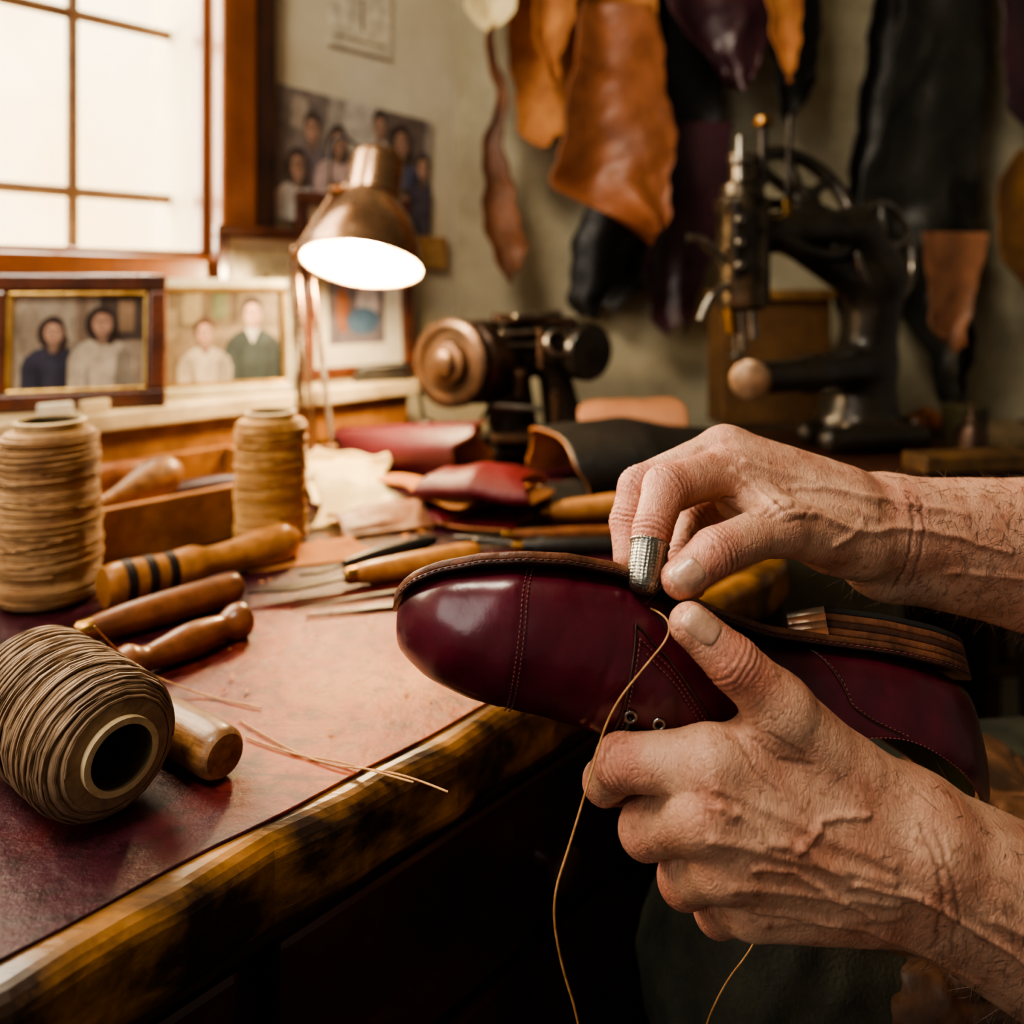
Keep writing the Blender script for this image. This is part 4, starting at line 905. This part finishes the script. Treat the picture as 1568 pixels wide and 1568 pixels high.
for i,(a,b,r,mt) in enumerate([((-.03,1.15,-.07),(.08,1.17,-.062),.008,steel),((-.02,1.14,-.088),(.10,1.16,-.085),.006,steel_dark),((.03,1.14,-.06),(.03,1.14,-.12),.006,iron_brown),((.0,1.14,-.16),(.0,1.12,-.12),.009,iron_brown),((-.04,1.12,-.17),(.03,1.12,-.175),.005,steel),((.05,1.13,-.15),(.05,1.13,-.20),.008,iron_brown),((-.01,1.13,-.045),(.06,1.15,-.040),.005,steel)]): cyl('fitting_%d'%(i+1),W(*a),W(*b),r,mt,gm)
torus('guide_wheel',W(.055,1.14,-.082),(.3,-.9,.2),.018,.004,steel,gm)
box('top_plate',W(.02,1.165,-.050),(.12,.05,.012),iron_brown,gm,(0,.05,.15),.003)
box('table_plate',W(.03,1.15,-.215),(.15,.09,.012),iron_brown,gm,(0,0,.1),.003)
lathe('motor_knob',[(.018,0),(.020,.004),(.018,.014),(.008,.018)],steel,gm,W(-.125,1.10,-.205),ax,24)
tube('drive_belt',[pc_+Vector((-.05,0,-.04)),W(-.14,1.12,-.2),W(-.10,1.13,-.235),W(-.04,1.13,-.18),pc_+Vector((.05,0,-.04))],.003,black_leather,gm)

# ---------------------------------------------------------------- patching sewing machine
sm=grp('cobblers_sewing_machine')
sbd=Body([((352,1130,76),(420,1150,84),30,27),((420,1150,84),(505,1180,82),27,34),((505,1180,82),(545,1200,20),36,42),((545,1200,20),(535,1210,-110),42,40),((535,1210,-110),(520,1210,-200),42,62),
 ((330,1075,-121),(420,1125,-121),22,24),((420,1125,-121),(535,1200,-118),24,34),((440,1190,-215),(600,1230,-215),18,18),((450,1130,-215),(590,1160,-215),18,18),((318,1120,40),(318,1120,110),32,32),((400,1150,60),(520,1190,0),14,26)],kp=16)
V,Q=sbd.build(4,False); body_mesh('cast_iron_frame',V,Q,iron,sm)
hx=.314
lathe('needle_head',[(.026,-.035),(.034,-.030),(.036,-.02),(.036,.10),(.038,.105),(.038,.115),(.030,.120),(.028,.135),(.018,.140),(.016,.165),(.020,.168),(.020,.176),(.010,.180)],M('worn_nickel_iron',(130,116,96),(60,54,46),scale=30,rough=.3,metal=.9,bump=.3),sm,W(hx,1.09,.005),(0,0,1),40)
cyl('spindle',W(.345,1.10,.14),W(.345,1.10,.235),.006,steel_dark,sm); lathe('spindle_knob',[(.012,0),(.014,.004),(.012,.012),(.004,.016)],brass,sm,W(.345,1.10,.222),(0,0,1),24)
cyl('tension_post',W(.30,1.05,.14),W(.30,1.05,.20),.005,steel,sm); torus('tension_disc',W(.30,1.05,.165),(0,0,1),.012,.004,steel,sm)
for i,z in enumerate((.03,.06,.09)): cyl('face_screw_%d'%(i+1),W(.300,1.056,z),W(.300,1.046,z),.006,steel,sm,seg=16)
box('face_plate',W(.308,1.058,.065),(.032,.008,.10),steel_dark,sm,bev=.003)
tube('presser_lever',[W(.285,1.07,.035),W(.262,1.055,.052),W(.245,1.05,.066),W(.230,1.05,.066)],.0065,steel,sm)
tube('foot_lever',[W(.290,1.07,.005),W(.268,1.055,-.004),W(.255,1.05,-.022),W(.248,1.05,-.042)],.006,steel,sm)
for i,(x,z0,z1,r) in enumerate(((.293,-.02,-.062,.008),(.308,-.03,-.085,.005),(.322,-.02,-.070,.007),(.300,-.06,-.098,.003))): cyl('needle_bar_%d'%(i+1),W(x,1.08,z0),W(x+.004,1.08,z1),r,brass if i==0 else steel,sm,seg=16)
box('presser_foot',W(.303,1.07,-.092),(.024,.03,.006),steel,sm,(0,.2,0),.002)
lathe('bed_end_disc',[(.0005,.006),(.020,.006),(.026,.003),(.027,0),(.024,-.010)],M('polished_brass_disc',(176,146,118),(134,106,82),scale=60,rough=.35,metal=.8),sm,W(.314,1.053,-.121),(-.35,-.93,0),40,closed=False)
def wheel(nm,c,axis,R,r,ns,mat,parent):
    c=Vector(c); ax=Vector(axis).normalized(); torus(nm+'_rim',c,ax,R,r,mat,parent)
    u=ax.orthogonal().normalized(); w=ax.cross(u)
    for i in range(ns):
        a=2*math.pi*i/ns+.3; cyl('%s_spoke_%d'%(nm,i+1),c,c+(u*math.cos(a)+w*math.sin(a))*R,r*.75,mat,parent,seg=10)
    cyl(nm+'_hub',c-ax*.014,c+ax*.014,r*2.2,mat,parent)
wheel('balance_wheel',W(.425,1.17,.125),(.35,-.75,.45),.090,.011,7,iron,sm)
wheel('hand_wheel',W(.560,1.20,.055),(.55,-.8,.1),.074,.0065,5,steel,sm)
cyl('wheel_shaft',W(.50,1.17,.07),W(.58,1.21,.05),.012,iron,sm)
cyl('spool_pin',W(.395,1.15,.11),W(.40,1.15,.25),.004,steel_dark,sm,seg=12)
cyl('arm_bracket',W(.40,1.15,.09),W(.43,1.17,.14),.014,iron,sm)
box('gold_badge',W(.475,1.142,.08),(.03,.004,.02),brass,sm,(0,0,.2),.001)
cyl('oil_cup',W(.385,1.125,.10),W(.385,1.125,.125),.008,brass,sm)
stand=grp('sewing_machine_stand')
box('top',W(.515,1.19,-.254),(.43,.33,.034),wood_dark,stand,(0,0,.15),.006)
box('edge_tray',W(.60,1.05,-.226),(.16,.05,.022),M('tray_wood',(110,80,44),(70,50,30),rough=.5),stand,(0,0,.15),.003)
for i,(x,y) in enumerate(((.34,1.04),(.70,1.09),(.31,1.30),(.67,1.35))): cyl('leg_%d'%(i+1),W(x,y,-.27),W(x+(.02 if x>.5 else -.02),y,-1.0),.015,iron,stand)
cyl('cross_bar',W(.33,1.2,-.8),W(.69,1.24,-.8),.012,iron,stand); box('treadle',W(.51,1.2,-.9),(.26,.18,.015),iron,stand); 
g=grp('oil_can'); lathe('can',[(.022,0),(.022,.03),(.012,.045),(.003,.055),(.0015,.075)],iron_brown,g,W(.66,1.15,-.237),(0,0,1),24)
g=grp('glue_tin'); lathe('tin',[(.030,0),(.031,.003),(.031,.05),(.032,.052),(.032,.058),(.029,.060),(.0005,.060)],M('tin_paint',(84,78,50),(52,48,34),rough=.4,grime=.5),g,W(.690,1.22,-.237),(0,0,1),32,closed=False)
g=grp('shoe_last'); lb=Body([((630,1250,-215),(655,1265,-212),20,24)],kp=14); V,Q=lb.build(4,False); body_mesh('last_body',V,Q,wood_brown,g)

# ---------------------------------------------------------------- hanging leather hides
def sheet(name,rows,y0,mat,back=None,amp=.018,folds=3,seed=0,curl=.02,thick=.003,crump=.006):
    g=grp(name); rws=np.array(sorted(rows,key=lambda r:-r[0]),float); A=cr(rws,10); r=np.random.default_rng(seed); p=r.uniform(0,6.28,9)
    nu=90; v=[];f=[]; n=len(A)
    for i,(z,xl,xr) in enumerate(A):
        t=i/(n-1); rg=.5+.9*t
        xl2=xl+rg*(.004*math.sin(z*50+p[3])+.002*math.sin(z*120+p[6])); xr2=xr+rg*(.004*math.sin(z*45+p[5])+.002*math.sin(z*130+p[7]))
        for j in range(nu):
            s=j/(nu-1); x=xl2+(xr2-xl2)*s
            yy=y0+.1726*x+amp*(math.sin(folds*6.28*s+p[0]+t*1.6)+.35*math.sin(folds*11*s+p[1]-t*2.5))*(.35+.65*t)
            yy-=curl*(math.exp(-s*9)+math.exp(-(1-s)*9))*t*t+.014*t**3
            zz=z+(.010*math.sin(s*5+p[2])+.006*math.sin(s*13+p[8]))*t
            v.append((x,yy,zz+EZ))
    P=np.array(v)*1000
    dy=crump*(fnoise(P,.018,seed+50)*.9+ -.6*np.exp(-(fnoise(P,.014,seed+51)/.16)**2)+.2*fnoise(P,.05,seed+52))
    P[:,1]+=dy*1000; v=P/1000
    for i in range(n-1):
        for j in range(nu-1): f.append((i*nu+j,i*nu+j+1,(i+1)*nu+j+1,(i+1)*nu+j))
    ob=mesh('hide',v,f,[mat,back or mat],g); s=ob.modifiers.new('s','SOLIDIFY'); s.thickness=thick; s.offset=0; s.material_offset=1; s.material_offset_rim=1
    return g
sheet('hanging_tan_hide',[(.70,-.06,.25),(.51,-.02,.255),(.42,-.005,.258),(.34,.003,.264),(.29,.012,.268),(.262,.03,.19),(.25,.055,.12)],1.37,tan_leather,suede,.012,1.4,3,crump=.010)
sheet('hanging_rust_hide',[(.47,.115,.235),(.40,.105,.25),(.33,.094,.258),(.27,.084,.268),(.21,.074,.272),(.165,.068,.262),(.145,.095,.258),(.12,.150,.256),(.085,.225,.250)],1.295,rust_leather,rust_leather,.014,1.1,5,curl=.035,crump=.010)
sheet('hanging_tan_hide',[(.70,.02,.12),(.55,.03,.115),(.45,.035,.10),(.38,.05,.085),(.33,.062,.07)],1.30,tan_leather,suede,.008,.8,31,crump=.008)
sheet('hanging_cream_hide',[(.70,-.10,.03),(.55,-.085,.02),(.50,-.08,.01),(.44,-.06,-.005),(.42,-.035,-.02)],1.31,cream_leather,None,.008,.8,7)
sheet('hanging_leather_strap',[(.60,-.05,-.035),(.42,-.045,-.030),(.33,-.028,-.010),(.22,-.05,-.012),(.12,-.045,.015),(.06,-.035,.02),(.02,-.01,.008)],1.36,tan_leather,None,.005,.6,9)
sheet('hanging_black_hide',[(.65,.14,.42),(.45,.16,.40),(.30,.17,.385),(.2,.15,.355),(.10,.115,.31),(.0,.10,.24),(-.045,.125,.19)],1.42,black_leather,None,.010,1.3,11,.01)
sheet('hanging_maroon_hide',[(.3,.26,.40),(.12,.25,.38),(.03,.235,.345),(-.04,.25,.33),(-.075,.28,.31)],1.385,plum_leather,None,.007,1,13,.005)
sheet('hanging_plum_hide',[(.72,.25,.46),(.55,.255,.455),(.46,.275,.445),(.40,.315,.435),(.35,.37,.425)],1.33,plum_leather,None,.014,1.2,15,.02,crump=.010)
sheet('hanging_rust_hide',[(.72,.40,.50),(.55,.415,.50),(.46,.435,.495),(.40,.45,.48),(.355,.46,.468)],1.28,rust_leather,suede,.006,.7,17,.01)
sheet('hanging_black_hide',[(.62,.44,.56),(.50,.455,.565),(.42,.465,.56),(.36,.47,.54),(.31,.48,.51)],1.37,black_leather,None,.008,1,19)
sheet('hanging_green_hide',[(.74,.74,.90),(.50,.72,.915),(.33,.69,.90),(.17,.64,.89),(.08,.66,.885),(-.03,.72,.875),(-.12,.77,.865),(-.22,.80,.845)],1.375,green_leather,None,.013,1.3,21,crump=.014)
sheet('hanging_black_hide',[(.66,.70,.80),(.50,.69,.80),(.30,.66,.76),(.10,.63,.72),(-.05,.62,.70),(-.14,.64,.69)],1.43,black_leather,None,.010,1.2,41,crump=.010)
sheet('hanging_brown_hide',[(.70,.92,1.25),(.50,.925,1.22),(.38,.93,1.2),(.32,.95,1.15),(.29,.98,1.1)],1.36,plum_leather,None,.014,1.4,23,crump=.010)
sheet('hanging_mustard_hide',[(.26,.95,1.2),(.20,.91,1.2),(.10,.895,1.2),(.03,.915,1.18),(-.03,.95,1.12)],1.33,mustard,None,.010,1.2,25)
sheet('hanging_brown_hide',[(.1,.73,.86),(-.02,.74,.83),(-.08,.745,.80),(-.10,.76,.79)],1.30,tan_leather,None,.008,.8,27)
rail=grp('hide_rail'); cyl('pole',W(-.10,1.36,.73),W(1.3,1.60,.73),.012,wood_dark,rail)
for i in range(9): tube('hook_%d'%(i+1),[W(-.04+i*.14,1.36+.17*(i*.14),.73),W(-.04+i*.14,1.33+.17*(i*.14),.70),W(-.04+i*.14,1.35+.17*(i*.14),.67)],.003,steel_dark,rail)
cbx=grp('cardboard_box'); box('body',W(.455,1.42,-.129),(.20,.07,.216),M('box_card',(126,90,48),(96,66,36),rough=.8,grime=.4),cbx,(0,0,.15),.003); box('lid',W(.455,1.415,-.012),(.21,.08,.018),M('box_lid',(150,112,60),(112,80,44),rough=.8),cbx,(0,0,.15),.003)
shf=grp('storage_shelf')
for i,z in enumerate((-.36,-.62,-.88)): box('board_%d'%(i+1),W(1.02,1.43,z),(.55,.20,.018),wood_dark,shf,(0,0,.17),.002)
for i,x in enumerate((.77,1.27)): box('post_%d'%(i+1),W(x,1.39+.17*(x-.77),-.68),(.025,.18,.64),wood_dark,shf,(0,0,.17),.002)
cols=[(112,90,60),(84,62,44),(66,58,52),(130,110,80),(74,52,46),(98,82,64)]
for i in range(6):
    g=grp('shoe_box'); c=cols[i]; mm=M('shoebox_%d'%i,c,rough=.8); x=.865+.155*(i%3); z=-.611+.0475 if i<3 else -.351+.0475
    box('body',W(x,1.38+.17*(x-.77),z),(.13,.15,.095),mm,g,(0,0,.17)); box('lid',W(x,1.38+.17*(x-.77),z+.05),(.136,.156,.02),mm,g,(0,0,.17))
st=grp('wooden_stool'); lathe('seat',[(.0005,0),(.17,0),(.18,.01),(.18,.03),(.17,.04),(.0005,.04)],wood_brown,st,W(.72,.62,-.60),(0,0,1),48,closed=False)
for i in range(4):
    a=math.pi/4+i*math.pi/2; cyl('leg_%d'%(i+1),W(.72+.12*math.cos(a),.62+.12*math.sin(a),-.60),W(.72+.17*math.cos(a),.62+.17*math.sin(a),-1.0),.016,wood_brown,st)

# ---------------------------------------------------------------- LIGHTS / WORLD / CAMERA
def area(name,loc,target,size,e,col,sy=None):
    l=bpy.data.lights.new(name,'AREA'); l.energy=e; l.color=col; l.shape='RECTANGLE'; l.size=size; l.size_y=sy or size
    o=bpy.data.objects.new(name,l); o.location=loc; o.rotation_euler=(Vector(target)-Vector(loc)).to_track_quat('-Z','Y').to_euler(); scene.collection.objects.link(o); return o
area('daylight_outside_window',B(-.35,1.35,.65),B(-.2,.3,-.2),1.9,165,(1,.86,.66),1.5)
area('overhead_fill',(-.60,-.05,EZ+1.45),(.15,.5,.75),.45,29,(1,.87,.70))  # added fill from overhead to brighten the scene, no actual fitting
area('side_fill',(-1.5,-1.2,EZ+.7),(.1,.5,.75),1.0,15,(1,.95,.88))  # added soft fill from behind the camera, unseen source
w=bpy.data.worlds.new('World'); scene.world=w; w.use_nodes=True; w.node_tree.nodes['Background'].inputs[0].default_value=(1,.87,.72,1); w.node_tree.nodes['Background'].inputs[1].default_value=.17
cam=bpy.data.cameras.new('camera'); cam.sensor_width=36; cam.lens=28.125; cam.shift_y=-(960-540)/1920; cam.clip_start=.02
co=bpy.data.objects.new('camera',cam); co.location=(0,0,EZ); co.rotation_euler=(math.pi/2,0,0); scene.collection.objects.link(co); scene.camera=co
cam.dof.use_dof=True; cam.dof.focus_distance=.385; cam.dof.aperture_fstop=4.5
scene.view_settings.view_transform='AgX'
try: scene.view_settings.look='AgX - Medium High Contrast'
except Exception: pass
